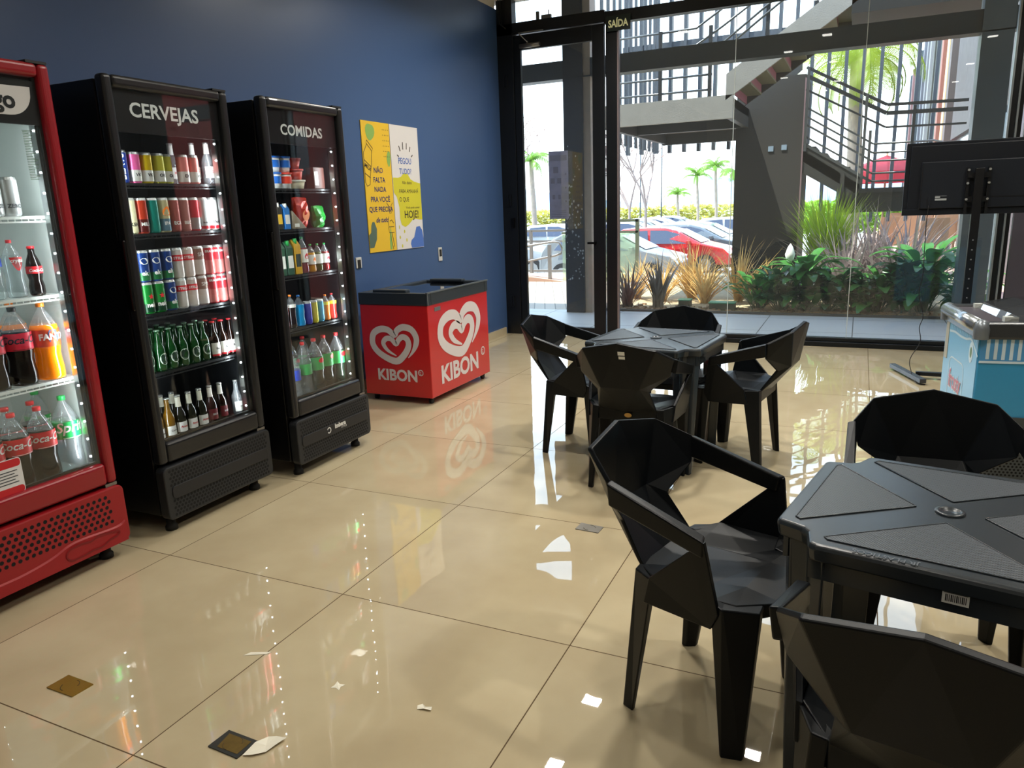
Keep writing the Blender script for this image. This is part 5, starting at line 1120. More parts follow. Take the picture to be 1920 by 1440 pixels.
# ------------------------------------------------------------------ steel columns and beam
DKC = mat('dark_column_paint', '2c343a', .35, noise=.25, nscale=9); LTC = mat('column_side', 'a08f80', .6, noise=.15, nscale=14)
b = MB(); b.box(-3.78, -3.50, 10.0, 10.3, 0, 7); struct(b.build('column_outdoor_1', mat('stained_column_paint', '181d24', .3, noise=.3, nscale=7)))
rs = random.Random(12); b = MB()
for k in range(90):
    x, z_ = rs.uniform(-3.77, -3.51), 1.15+rs.gauss(0, .45); r = rs.uniform(.003, .014)
    if z_ < .1: continue
    b.face([(x+r*math.cos(a*PI/3)*rs.uniform(.6, 1.3), 9.998, z_+r*1.4*math.sin(a*PI/3)) for a in range(6)])
tag(b.build('dried_splashes', mat('splash_white', '9aa2a8', .7)), 'pale dried splash stains on the dark column outside the door', 'stains', kind='stuff')
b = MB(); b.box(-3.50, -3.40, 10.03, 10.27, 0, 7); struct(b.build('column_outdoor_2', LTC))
b = MB(); b.box(1.06, 1.36, 10.0, 10.3, 0, 7); struct(b.build('column_outdoor_3', mat('grey_column_paint', '4d5456', .4, noise=.15, nscale=6)))
b = MB(); b.box(-5.0, -3.78, 10.02, 10.2, 3.18, 3.40); b.box(-3.40, 1.06, 10.02, 10.2, 3.18, 3.40); b.box(1.36, 5, 10.02, 10.2, 3.18, 3.40); b.box(-5, 5, 10.0, 10.22, 3.165, 3.18)
struct(b.build('beam_outdoor', mat('dark_beam_paint', '2b3338', .4)))
# roof edge of our own building gives the walkway its shade
slab(-14, 14, YW-2, 9.96, 4.45, 4.7, 'ceiling_outdoor_canopy', mat('eave_grey', '5d5c5a', .7))
slab(-14, XL-.16, YW-.1, YW+.1, -.1, 4.45, 'wall_outdoor_left', mat('outer_wall_grey', '6f6d69', .7))
slab(XL-.15, 14, YW-.1, YW+.1, 3.96, 4.45, 'wall_outdoor_upper', mat('outer_wall_grey'))
# ------------------------------------------------------------------ staircase
sto = (-1.5, 12.5, 0)
sc = thing('outdoor_staircase', sto, 'dark steel and concrete staircase with landing and handrails beyond the glass wall', 'staircase')
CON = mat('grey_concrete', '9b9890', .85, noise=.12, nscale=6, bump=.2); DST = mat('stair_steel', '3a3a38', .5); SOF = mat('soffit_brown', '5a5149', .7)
CORE = mat('core_render', '33312e', .8, noise=.12, nscale=1.5)
b = MB(sto); b.box(-1.93, -.9, 13.0, 14.2, 0, 3.35); b.build('core_wall', CORE, sc)
b = MB(sto); b.box(-.915, -.895, 12.985, 13.0, .4, 3.3); b.build('corner_profile', mat('profile_mauve', '8e7478', .5), sc)
b = MB(sto); b.box(-1.42, -1.34, 12.99, 13.0, 2.23, 2.31); b.box(-1.22, -1.14, 12.99, 13.0, 2.24, 2.32); split(b.build('wall_plate', mat('plate_blue', '8fa3b5', .5), sc))
b = MB(sto); b.box(-3.62, -1.72, 11.2, 11.28, 2.61, 2.92); b.build('landing_fascia', CON, sc)
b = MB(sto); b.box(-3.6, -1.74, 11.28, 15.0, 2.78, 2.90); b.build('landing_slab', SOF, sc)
b = MB(sto); b.box(-3.62, -3.54, 11.28, 15.1, 2.6, 2.9); b.box(-3.54, -1.75, 12.9, 12.98, 2.62, 2.78); b.box(-3.62, -1.75, 15.0, 15.1, 2.58, 2.9); b.box(-1.82, -1.74, 11.28, 13.0, 2.62, 2.9); split(b.build('landing_beam', DST, sc))
# upper flight: rises to the right from the landing
x0, z0, x1, z1 = -1.72, 2.92, -.28, 3.95
def stringer(y, xa, za, xb_, zb_, h, th, m, name='stringer'):
    b = MB(sto); b.prism([(xa, y, za-h*.55), (xb_, y, zb_-h*.55), (xb_, y, zb_+h*.45), (xa, y, za+h*.45)], (0, th, 0)); b.build(name, m, sc)
stringer(11.2, x0-.1, z0+.12, x1+.3, z1+.30, .34, .05, CON); stringer(12.5, x0-.1, z0+.12, x1+.3, z1+.3, .34, .05, DST)
TR = mat('tread_underside', '77745a', .7); RS = mat('riser_rose', '8d5058', .6)
n = 7
for k in range(n):
    xa = x0+(x1-x0)*k/n; za = z0+(z1-z0)*k/n; xb_ = x0+(x1-x0)*(k+1)/n; zb_ = z0+(z1-z0)*(k+1)/n
    b = MB(sto); b.box(xa, xb_+.02, 11.25, 12.5, zb_-.03, zb_); b.build('tread', TR, sc)
    b = MB(sto); b.box(xa, xa+.012, 11.25, 12.5, za, zb_-.03); b.build('riser', RS, sc)
b = MB(sto); b.box(-.28, 1.6, 11.2, 12.6, 3.76, 3.98); b.build('upper_floor_slab', mat('slab_dark', '1d1e1d', .6), sc)
b = MB(sto)
for k in range(5): b.box(-.55+.0*k, -.42, 11.75, 11.80, 3.0+k*.0, 3.0) if 0 else None
# lower flight from the core down to the right
stringer(13.0, -.9, 2.22, -.05, 1.66, .30, .05, DST); stringer(14.2, -.9, 2.22, -.05, 1.66, .30, .05, DST)
for k in range(5):
    xa = -.9+.17*k; za = 2.27-.112*k; b = MB(sto); b.box(xa, xa+.19, 13.05, 14.2, za-.02, za); b.build('tread', DST, sc)
b = MB(sto); b.box(-.06, 1.5, 13.0, 14.3, 1.24, 1.56); b.build('lower_landing', mat('landing_dark', '34352f', .6), sc)
b = MB(sto); b.box(-.10, 1.5, 12.95, 13.0, 1.53, 1.60); b.box(-.33, -.27, 12.98, 13.04, .4, 1.85); split(b.build('landing_edge', DST, sc))
b = MB(sto); b.box(-.9, -.33, 13.0, 13.06, 1.60, 1.70) if 0 else b.prism([(-.9, 13.0, 1.88), (-.3, 13.0, 1.52), (-.3, 13.0, 1.20), (-.05, 13.0, 1.24), (-.05, 13.0, 1.66), (-.9, 13.0, 2.22)], (0, .08, 0)); b.build('side_plate', DST, sc)
# far underside flight seen left of the core top
stringer(13.4, -1.95, 3.0, -1.0, 3.75, .5, .06, DST)
RLM = mat('rail_steel', '6c6f70', .35, .6); RLD = mat('rail_dark', '2d2f31', .45)
def rail(name, paths, r, m):
    b = MB(sto)
    for P in paths: b.tube(P, r, 6)
    b.build(name, m, sc)
# landing rails
rail('landing_rail', [[(-3.55, 11.25, z), (-2.02, 11.25, z+.0)] for z in (3.02, 3.22)] + [[(-3.55, 11.25, 3.82), (-2.25, 11.25, 3.84), (-1.95, 11.25, 4.02), (-1.2, 11.25, 4.5)], [(-3.55, 11.25, 3.60), (-2.25, 11.25, 3.62), (-1.9, 11.25, 3.82), (-.9, 11.25, 4.45)]], .017, RLM)
rail('flight_rail', [[(-2.0, 11.22, 3.42+d), (-.3, 11.22, 4.62+d)] for d in (.0, .10)], .016, RLM)
for x, z_ in ((-3.5, 2.9), (-2.75, 2.9), (-2.05, 2.9), (-1.3, 3.4), (-.7, 3.8)): b = MB(sto); b.box(x-.025, x+.025, 11.22, 11.26, z_, z_+.95); b.build('rail_post', RLD, sc)
# rail of the lower flight: sloping bars then level bars
lv = [(3.42, .030), (3.30, .040), (3.10, .02), (2.85, .02), (2.72, .02), (2.60, .022), (2.42, .02), (2.30, .03)]
b = MB(sto)
for z_, w in lv[:3]: b.bar((-.9, 13.0, z_+.02), (.25, 13.0, z_-.62), .03, w*1.4); b.bar((.25, 13.0, z_-.62), (1.3, 13.0, z_-.64), .03, w*1.4)
b.build('rail_bars', RLD, sc)
b = MB(sto)
for z_, w in lv[3:]: b.bar((-.9, 13.0, z_+.02), (.10, 13.0, z_-.60), .02, w*1.35); b.tube([(.10, 13.02, z_-.60), (.9, 13.02, z_-.60), (1.05, 13.5, z_-.60), (1.05, 14.2, z_-.6)], .017, 6)
b.build('rail_bars', RLM, sc)
for x, za, zb_ in ((-.87, 2.2, 3.44), (-.03, 1.6, 2.98), (.05, 1.55, 2.45), (.62, 1.55, 2.76)): b = MB(sto); b.box(x-.02, x+.02, 12.98, 13.02, za, zb_); b.build('rail_post', RLM if x < .3 else RLD, sc)
# screen of upright fins behind the stairs
fo = (-1.6, 15.3, 0)
fs = thing('fin_screen', fo, 'screen of slim dark upright fins hanging behind the staircase', 'fin screen')
FM = mat('fin_dark', '3b424b', .5)
xs_ = [-4.4+.285*k for k in range(20)]
for k, x in enumerate(xs_):
    b = MB(fo); lo = 2.45 if x < -.85 else 1.02+.0*x
    b.box(x-.028, x+.028, 15.25, 15.40, lo, 7.2); b.build('fin', FM, fs)
for k in range(12):
    y = 11.6+.32*k; b = MB(fo); b.box(-3.76, -3.72, y-.028, y+.028, 2.45, 7.2); b.build('fin', FM, fs)
b = MB(fo); b.box(-4.5, 1.2, 15.3, 15.36, 4.4, 4.5); b.box(-4.5, 1.2, 15.3, 15.36, 7.1, 7.2); b.build('fin_rail', FM, fs)
# ------------------------------------------------------------------ facade running away at the right
fa_o = (1.9, 24, 0)
fc = thing('neighbour_building', fa_o, 'long neighbouring facade of upright panels and fins receding at the right', 'building')
FX = 1.72
b = MB(fa_o); b.box(FX+.35, FX+6, 14.6, 44, 0, 6.6); b.build('wall', mat('facade_grey', '7c7d80', .8, noise=.2, nscale=4), fc)
cols = [('3c4a52', 42), ('7a5a5c', 40), ('45535a', 37.5), ('39444c', 35.2), ('565b66', 33), ('6c7076', 31), ('7c8084', 29.5), ('3c3f3c', 27.8), ('7e8a86', 26.2), ('8b5a4e', 24.6), ('e2c790', 22.8), ('5a5252', 22.0)]
for h, y in cols:
    b = MB(fa_o); b.box(FX, FX+.36, y-.28, y+.28, 0, 6.9 if y > 30 else 8.5); b.build('fin', mat('facade_' + h, h, .7), fc)
b = MB(fa_o); b.box(FX+.1, FX+.36, 15.2, 21.2, 2.7, 8.5); b.build('stone_panel', mat('stone_panel', '5c5b5e', .85, noise=.4, nscale=5, bump=.5), fc)
b = MB(fa_o); b.box(FX+.2, FX+.36, 14.6, 21, 0, 2.7); b.build('ground_floor_glazing', mat('shop_glazing', '9fb2b8', .1, .3), fc)
b = MB(fa_o); b.box(FX+.15, FX+.2, 17.0, 17.5, 1.6, 2.4); b.box(FX+.15, FX+.2, 17.7, 17.9, 1.3, 2.4); b.build('yellow_sign', mat('sign_yellow', 'e6dc2a', .5), fc)
b = MB(fa_o)
for k in range(26): b.bar((FX+.02, 15.3, 2.9+k*.12), (FX+.02, 15.6, 3.0+k*.12), .02, .02)
b.build('ladder_truss', mat('truss_white', 'c9cccb', .5), fc)
b = MB(fa_o); b.box(FX+.02, FX+.2, 15.0, 15.9, 1.9, 3.3); sbd = b.build('sign_board', mat('board_grey', '9aa4ad', .5), fc)
b = MB(fa_o); b.box(FX, FX+.02, 15.3, 15.6, 2.35, 2.65); b.build('sign_emblem', mat('sign_red', 'e0262c', .5), sbd)
# ------------------------------------------------------------------ ramp rails
ro = (-5.8, 13.5, 0)
rr_ = thing('ramp_handrail', ro, 'steel double handrail with rounded end beside the ramp', 'handrail')
HM = mat('handrail_steel', '8a8580', .35, .6)
b = MB(ro); P = [(-8.5, 14.3, .55), (-6.35, 14.2, .70), (-5.62, 14.2, .80)]; b.tube(P + [(-5.50, 14.2, .78), (-5.44, 14.2, .66), (-5.47, 14.2, .56), (-5.6, 14.2, .52), (-6.35, 14.2, .38), (-8.5, 14.3, .25)], .022, 8); b.build('handrail', HM, rr_)
for x in (-8.2, -7.1, -6.25, -5.72): b = MB(ro); b.box(x-.03, x+.03, 14.17, 14.23, -.05, .74); b.build('post', HM, rr_)
b = MB(ro); b.prism([(-9, 14.1, -.02), (-5.4, 14.1, -.02), (-5.35, 14.1, .0), (-6.1, 14.1, .09), (-9, 14.1, .22)], (0, .6, 0)); b.build('kerb', mat('ramp_kerb', 'b08a74', .8), rr_)
fo2 = (-7, 16, 0)
f2_ = thing('ramp_fence', fo2, 'square-framed metal fence along the end of the ramp', 'fence')
b = MB(fo2)
for z_ in (.96, .72, .05): b.box(-12, -5.0, 15.98, 16.03, z_-.025, z_+.025)
b.build('rail', HM, f2_)
for x in (-10.5, -9, -7.9, -6.9, -5.95, -5.0): b = MB(fo2); b.box(x-.03, x+.03, 15.97, 16.04, -.05, .98); b.build('post', HM, f2_)
go = (-4.0, 13.6, 0)
gg = thing('glass_guard', go, 'framed green-tinted glass guard left of the parked cars', 'guard rail')
b = MB(go); b.box(-5.2, -3.70, 13.55, 13.62, 1.17, 1.22); b.box(-5.2, -3.70, 13.55, 13.62, .97, 1.01); b.box(-3.75, -3.69, 13.55, 13.62, 0, 1.22); b.box(-4.22, -4.17, 13.55, 13.62, 0, 1.22); b.build('frame', mat('guard_frame', '6e7560', .4, .4), gg)
b = MB(go); b.box(-5.2, -3.75, 13.58, 13.59, .08, .97); b.build('panel', glassmat('green_glass', (.82, .93, .72), 1.0, .12), gg)
b = MB((-3.2, YW+.03, 1.7)); b.box(-3.285, -3.05, YW+.012, YW+.018, 1.355, 2.105); nt_ = tag(b.build('notice_sheet', leafmat('sheet_lilac', '8d89a4', .35)), 'lilac grey printed sheet fixed outside on the door glass', 'notice')
b = MB(nt_.location); b.box(-3.27, -3.065, YW+.0105, YW+.0119, 2.0, 2.06); 
for x, z_, w, h in ((-3.20, 1.90, .06, .07), (-3.24, 1.78, .05, .06), (-3.16, 1.78, .05, .06), (-3.23, 1.60, .03, .05), (-3.16, 1.60, .03, .05), (-3.08, 1.85, .015, .02), (-3.08, 1.7, .015, .02), (-3.08, 1.55, .015, .02)): b.box(x-w/2, x+w/2, YW+.0105, YW+.0119, z_-h/2, z_+h/2)
for k in range(4): b.box(-3.26, -3.08, YW+.0105, YW+.0119, 1.38+k*.02, 1.385+k*.02)
b.build('sheet_print', mat('sheet_print', '66637a', .6), nt_)
# ------------------------------------------------------------------ cars
TYRE = mat('tyre', '161616', .8); CWIN = mat('car_window', '1c2a48', .08, .0, coat=1); CWS = mat('car_windscreen', '4a6c98', .08, coat=1)
def car(label, loc, m, rz=0.0, L_=4.1, Hc=1.48, detail=True, group=None):
    t = thing('parked_car', loc, label, 'car', group, rz); w = .86
    k = L_/4.1
    prof = [(-2.05, .30), (-2.03, .75), (-1.95, .95), (-1.75, 1.25), (-1.35, Hc-.03), (-.6, Hc), (.0, Hc-.02), (.35, Hc-.10), (1.15, .98), (1.80, .82), (2.02, .62), (2.05, .32)]
    prof = [(x*k, z) for x, z in prof]
    b = MB(); n = len(prof)
    def sec(x, z):
        tz = max(0, (z-.85)/(Hc-.85)); ww = w*(1-.20*tz); ww *= 1 - .10*max(0, (abs(x)/k-1.5)/.55)
        return ww
    A = [b.V((x, -sec(x, z), z)) for x, z in prof]; B_ = [b.V((x, sec(x, z), z)) for x, z in prof]
    beltA = None
    for i in range(n-1): b.bm.faces.new([A[i], A[i+1], B_[i+1], B_[i]])
    b.bm.faces.new([A[0], B_[0], B_[-1], A[-1]])
    # sides bulge: belt line vertices
    bel = [(-2.0*k, .80), (1.9*k, .78)]
    b.bm.faces.new(A[::-1]); b.bm.faces.new(B_)
    body = b.build('body', m, t, bevel=.05, seg=3)
    for s in (-1, 1):
        # side windows: front and rear
        for P in ([(-1.55, 1.0), (-1.25, Hc-.13), (-.55, Hc-.09), (-.50, .98)], [(-.44, .98), (-.46, Hc-.09), (.05, Hc-.10), (.42, Hc-.20), (.92, .98)]):
            b = MB(); b.face([(x*k, s*(sec(x, z)+.006), z) for x, z in P]); b.build('side_window', CWIN, t)
        for x in (-1.28*k, 1.28*k):
            b = MB(); b.tube([(x, s*(w-.20), .32), (x, s*(w+.01), .32)], .32, 20); wh = b.build('wheel', TYRE, t)
            if detail: b = MB(); b.tube([(x, s*(w+.005), .32), (x, s*(w+.02), .32)], .20, 10); b.build('hubcap', mat('hub_silver', '9a9c9e', .3, .7), wh)
        b = MB(); b.rbox((.78*k, s*(w+.06), 1.02), (.12, .18, .12)); b.build('wing_mirror', m, t, bevel=.02)
        b = MB(); b.rbox((1.86*k, s*.60, .74), (.22, .30, .12), ry=.4); b.build('headlamp', mat('lamp_glass', 'd8dde0', .15), t, bevel=.02)
    b = MB(); b.poly([(.40*k, -.60, Hc-.10), (.40*k, .60, Hc-.10), (1.13*k, .72, 1.0), (1.13*k, -.72, 1.0)], [(0, 1, 2, 3)])
    for v in b.bm.verts: v.co += Vector((.008, 0, .012))
    b.build('windscreen', CWS, t)
    b = MB(); b.poly([(-1.42*k, -.60, Hc-.08), (-1.42*k, .60, Hc-.08), (-1.78*k, .7, 1.18), (-1.78*k, -.7, 1.18)], [(0, 1, 2, 3)])
    for v in b.bm.verts: v.co += Vector((-.012, 0, .012))
    b.build('rear_window', CWS, t)
    b = MB(); b.box(2.03*k, 2.07*k, -.6, .6, .36, .52); b.build('grille', mat('car_grille', '1c1c1e', .4), t)
    return t
SIL = mat('car_silver', '7e8284', .35, .2, coat=.4); WHT = mat('car_white', 'aeb3b8', .3, coat=.6); CRD = mat('car_red', 'b00c10', .28, coat=.6); GRY = mat('car_grey', '5c666e', .3, .2, coat=.6)
G0 = -.75
# placed where the photo shows their noses and roofs
CARS = [('silver hatchback nearest the planted bed, nose to the right', -6.45, 21.0, SIL), ('bright red hatchback behind the silver one', -5.55, 24.2, CRD), ('grey car just beyond the red hatchback', -5.4, 27.2, GRY), ('pale silver car, second beyond the red hatchback', -5.6, 30.0, SIL)]
for lb, x, y, m in CARS: car(lb, (x, y, G0), m, 0.0)
car('white saloon car behind the others, half hidden by the dark stair wall', (-5.1, 36, G0), WHT, 0.0, 4.5)
g = 'far row of parked cars'
for k, (x, y, m) in enumerate(((-9.3, 33, WHT), (-9.6, 36.3, SIL), (-9.7, 39.6, WHT), (-9.6, 43, SIL), (-11.8, 31, WHT))): car('pale parked car in the far row, %s from the front' % ordw[k], (x, y, G0), m, 0.0, detail=False, group=g)
car('white car seen through the door behind the ramp fence', (-10.8, 22.5, G0), WHT, 0.15)
car('pale blue-grey car farther back, seen through the door', (-14.2, 27.5, G0), mat('car_blue', '9db4c4', .3, .3, coat=.5), 0.1)
# ------------------------------------------------------------------ plants
def blade(b, base, az, lean, L_, w, droop, seed=0, n=6, fold=.25):
    """strap leaf: tapered ribbon with a keel, arching outwards"""
    p = Vector(base); d = Vector((math.cos(az), math.sin(az), 0)); sd = Vector((-d.y, d.x, 0)); th = lean; pts = []
    for i in range(n+1):
        s = i/n; ww = w*(math.sin(PI*min(1, (s*.85+.15)))**.6)*(1-s**3) + .0008
        pts.append((p.copy(), ww)); st = L_/n; p = p + d*math.sin(th)*st + Vector((0, 0, math.cos(th)*st)); th += droop/n
    L0 = [b.V(q + sd*ww/2) for q, ww in pts]; C0 = [b.V(q - Vector((0, 0, ww*fold)) + d*0) for q, ww in pts]; R0 = [b.V(q - sd*ww/2) for q, ww in pts]
    for i in range(n):
        b.bm.faces.new([L0[i], L0[i+1], C0[i+1], C0[i]]); b.bm.faces.new([C0[i], C0[i+1], R0[i+1], R0[i]])
def flax(name, loc, label, m, n, H, w, seed, spread=.5, cat='plant', group=None):
    rr = random.Random(seed); b = MB()
    for k in range(n):
        a = rr.uniform(0, 2*PI); blade(b, (rr.uniform(-.06, .06), rr.uniform(-.06, .06), 0), a, rr.uniform(.02, spread), H*rr.uniform(.6, 1.05), w*rr.uniform(.7, 1.2), rr.uniform(.1, 1.1))
    for v in b.bm.verts: v.co.z = max(v.co.z, .0)
    o_ = b.build(name, m); o_.location = loc; return tag(o_, label, cat, group)
GOLD = leafmat('leaf_gold', 'd9b674', .4); SHADE = leafmat('leaf_shade_grey', '6d6258', .15); PUR = leafmat('leaf_purple_grey', 'a39594', .2); LIME = leafmat('leaf_lime', 'a8c82c', .5)  # the dark grey-brown leaf has the walkway shade painted into its colour
GRN = leafmat('leaf_green', '44803a', .3, .3); GR2 = leafmat('leaf_deep_green', '2b5c36', .25, .3)
flax('flax_plant', (-3.05, 10.62, 0), 'strap-leaved plant coloured dark for shade, right beside the black door post', SHADE, 60, .85, .035, 1, .6)
flax('flax_plant', (-2.58, 10.55, 0), 'strap-leaved plant coloured dark grey for shade, second from the door post', SHADE, 40, .85, .04, 2, .35)
g = 'golden strap-leaved plants in the bed'
for k, (x, y, h, n, lb) in enumerate(((-3.2, 11.7, .75, 60, 'golden strap-leaved clump behind the dark plant by the post'), (-2.75, 11.5, .8, 60, 'golden strap-leaved clump between the two dark plants'), (-2.35, 11.8, 1.0, 80, 'tall golden strap-leaved clump before the red car wheel'), (-2.05, 11.3, .85, 60, 'golden strap-leaved clump left of the upright golden one'), (-1.6, 11.55, 1.0, 44, 'upright golden clump in front of the dark stair wall edge'), (-1.2, 11.3, .7, 36, 'small golden clump against the dark stair wall'))):
    flax('flax_plant', (x, y, 0), lb, GOLD, int(n*1.6), h*1.05, .026, 10+k, .85, group=g)
flax('grass_shrub', (-.44, 12.2, 0), 'tall lime-green grassy shrub right of the dark stair wall', LIME, 520, 1.62, .035, 31, .2)
g = 'purple-grey strap-leaved plants in the bed'
for k, (x, y, h, lb) in enumerate(((-.15, 11.6, 1.05, 'purple-grey strap-leaved clump right of the lime shrub'), (.22, 11.7, 1.1, 'purple-grey strap-leaved clump in the middle of its row'), (.62, 11.6, 1.15, 'purple-grey strap-leaved clump behind the broad leaves at the right'))):
    flax('flax_plant', (x, y, 0), lb, PUR, 120, h*1.34, .045, 40+k, .75, group=g)
def broad(name, loc, label, n, H, lw, seed, m, group=None, small=0):
    rr = random.Random(seed); t = thing(name, loc, label, 'plant', group); b = MB(); sb = MB()
    for k in range(n):
        a = rr.uniform(0, 2*PI); h = H*rr.uniform(.08, .72); r = rr.uniform(.02, .26); st = Vector((math.cos(a)*r*.3, math.sin(a)*r*.3, 0)); tip = Vector((math.cos(a)*r, math.sin(a)*r, h))
        sb.tube([st, (st+tip)/2+Vector((0, 0, .03)), tip], .004, 5)
        L2 = H*rr.uniform(.35, .6)*(.6 if small else 1); w = lw*rr.uniform(.7, 1.2); d = Vector((math.cos(a), math.sin(a), 0)); sd = Vector((-d.y, d.x, 0)); th = rr.uniform(.2, 1.1); p = tip.copy(); N_ = 7; rows = []
        for i in range(N_+1):
            s = i/N_; ww = w*math.sin(PI*(s*.93+.035))**.75; rows.append((p.copy(), ww)); p = p + (d*math.sin(th) + Vector((0, 0, math.cos(th))))*L2/N_; th += rr.uniform(.12, .3)
        up = Vector((0, 0, 1)); A_ = [b.V(q + sd*ww/2 + up*ww*.12) for q, ww in rows]; C_ = [b.V(q) for q, ww in rows]; B2 = [b.V(q - sd*ww/2 + up*ww*.12) for q, ww in rows]
        for i in range(N_):
            b.bm.faces.new([A_[i], A_[i+1], C_[i+1], C_[i]]); b.bm.faces.new([C_[i], C_[i+1], B2[i+1], B2[i]])
    b.build('foliage', m, t, smooth=True); sb.build('stems', GR2, t); return t
g = 'broad-leaved green shrubs along the walkway'
for k, (x, y, H, n, lw, m, lb) in enumerate(((-1.22, 10.75, .55, 30, .13, GRN, 'broad-leaved green shrub, leftmost, beside the golden plants'), (-.92, 10.7, .62, 34, .13, GR2, 'dense deep green shrub, second from the left along the walkway'), (-.62, 10.8, .85, 34, .17, GRN, 'tall broad-leaved green shrub under the lime grass'), (-.32, 10.75, .6, 34, .13, GR2, 'dense deep green shrub left of the glass seam'),
     (-.02, 10.8, .5, 30, .12, GR2, 'low deep green shrub right of the glass seam'), (.28, 10.75, .62, 32, .14, GRN, 'green shrub with pale lower leaves, middle right'), (.58, 10.8, .80, 30, .17, GR2, 'bluish green broad-leaved shrub left of the biggest one'), (.80, 10.85, .95, 34, .19, GRN, 'big broad-leaved shrub next to the television pole'), (1.3, 11.1, .6, 24, .15, GRN, 'broad-leaved shrub half hidden by the television pole'))):
    broad('leafy_shrub', (x, y, 0), lb, int(n*2.3), H, lw*.85, 60+k, m, g)
# peace lily flower
t = thing('white_flower', (-.86, 11.1, 0), 'single white flower on a thin stalk above the shrubs', 'flower'); b = MB(); b.tube([(0, 0, 0), (0, 0, .62)], .006, 6); b.build('stalk', GR2, t); b = MB(); b.lathe([(.004, .60), (.05, .66), (.068, .73), (.035, .83), (.003, .88)], n=12); b.build('bloom', mat('petal_white', 'eeeee6', .6), t)
for x, y, w, h, lb in ((-2.25, 10.85, .16, .10, 'small green valve box lid among the dark and golden plants'), (-1.68, 10.62, .34, .10, 'long green irrigation box in the gravel behind the far chair')):
    t = thing('irrigation_box', (x, y, 0), lb, 'irrigation box'); b = MB(); b.box(-w/2, w/2, -.1, .1, 0, h); b.build('box', mat('box_dark_green', '27382e', .6), t, bevel=.01); b = MB(); b.box(-w/2-.01, w/2+.01, -.11, .11, h, h+.012); b.build('lid', mat('box_lid_green', '3f9a78', .5), t)
rk = random.Random(5); b = MB()
for k in range(420):
    x, y = rk.uniform(-3.2, 1.6), 10.33+abs(rk.gauss(0, .25)); r = rk.uniform(.012, .035)
    b.rbox((x, y, r*.4), (r*2, r*1.3, r), rk.uniform(0, 3), rk.uniform(-.3, .3))
tag(b.build('bark_and_pebbles', mat('bark_chips', '8a6f56', .9, noise=.4, nscale=20)), 'brown bark chips and pebbles along the front of the planted bed', 'bark chips', kind='stuff')
# ------------------------------------------------------------------ trees
def palm(loc, label, H, fr, n, seed, m=None, tr=.09, group=None, name='palm_tree', leaf=.06, droop=2.0, nl=26):
    rr = random.Random(seed); t = thing(name, loc, label, 'palm tree', group); b = MB(); P = [(0.05*math.sin(i*.8), 0, H*i/6) for i in range(7)]
    b.tube(P, [tr*(1.15-.25*i/6) for i in range(7)], 10); b.build('trunk', mat('palm_trunk', '9a8d80', .9, noise=.3, nscale=6), t)
    b = MB(); top = Vector(P[-1])
    for k in range(n):
        a = 2*PI*k/n + rr.uniform(-.2, .2); th = rr.uniform(.1, 1.3); p = top.copy(); d = Vector((math.cos(a), math.sin(a), 0)); sd = Vector((-d.y, d.x, 0)); N_ = nl; L2 = fr*rr.uniform(.8, 1.1); pts = []
        for i in range(N_+1): pts.append(p.copy()); p = p + (d*math.sin(th) + Vector((0, 0, math.cos(th))))*L2/N_; th += droop/N_
        for i in range(1, N_):
            q = pts[i]; dr = (pts[i+1]-pts[i]).normalized(); l = fr*.28*math.sin(PI*(i/N_*.85+.12))
            for s in (-1, 1):
                e_ = q + sd*s*l*.75 + dr*l*.45 - Vector((0, 0, l*.55)); w = dr*leaf/2
                b.face([q-w, q+w, e_+w*.2, e_-w*.2])
        b.tube(pts[::3], .012*fr/2, 4, cap=False)
    b.build('fronds', m or leafmat('frond_green', '6f9a34', .45), t); return t
palm((-.25, 20.0, -.4), 'big palm with yellow-green fronds behind the fin screen', 4.9, 2.0, 30, 3, leafmat('frond_yellow_green', '9db43c', .5), .17, leaf=.022, nl=46, droop=2.6)
g = 'small palms beyond the parking lot'
for k, (x, y, H, lb) in enumerate(((-8.2, 48, 4.2, 'small distant palm, tallest of the group left of the stair wall'), (-9.7, 50, 3.8, 'small distant palm, second from the stair wall'), (-6.9, 47, 3.9, 'small distant palm touching the stair wall edge'), (-11.4, 52, 2.7, 'shortest distant palm, farthest from the stair wall'))):
    palm((x, y, G0), lb, H, 1.3, 13, 20+k, None, .09, g, leaf=.09, nl=14)
palm((-14.7, 34.5, G0), 'slim palm seen at the left edge of the door glass', 4.4, 1.3, 13, 30, None, .12, leaf=.09, nl=14)
def bare(loc, label, H, seed, group):
    rr = random.Random(seed); t = thing('bare_tree', loc, label, 'tree', group); b = MB(); lf = MB()
    def br(p, d, L2, r, dep):
        q = p + d*L2; b.tube([p, (p+q)/2+Vector((rr.uniform(-.05, .05), 0, .03)), q], [r, r*.8, r*.6], 5, cap=False)
        if dep == 0:
            for _ in range(3):
                c = q + Vector((rr.uniform(-.15, .15), rr.uniform(-.15, .15), rr.uniform(-.1, .1))); lf.rbox(c, (.05, .05, .01), rr.uniform(0, 3), rr.uniform(-1, 1))
            return
        for k in range(3):
            a = rr.uniform(0, 2*PI); s = rr.uniform(.4, .8); nd = (d + Vector((math.cos(a)*s, math.sin(a)*s, rr.uniform(-.05, .3)))).normalized(); br(q, nd, L2*rr.uniform(.6, .8), r*.62, dep-1)
    br(Vector((0, 0, 0)), Vector((0, 0, 1)), H*.42, .09, 4)
    b.build('branches', mat('bark_pale', '9a8a84', .9), t); lf.build('leaves', mat('sparse_leaf', '9c7a6c', .8), t)
g = 'thin bare trees along the parking lot'
bare((-9.4, 33, G0), 'thin bare tree, left one seen right of the door post', 4.7, 1, g); bare((-8.2, 31.2, G0), 'thin bare tree, right one seen right of the door post', 5.0, 5, g); bare((-14.0, 31, G0), 'thin bare tree seen through the door glass', 5.6, 9, g)
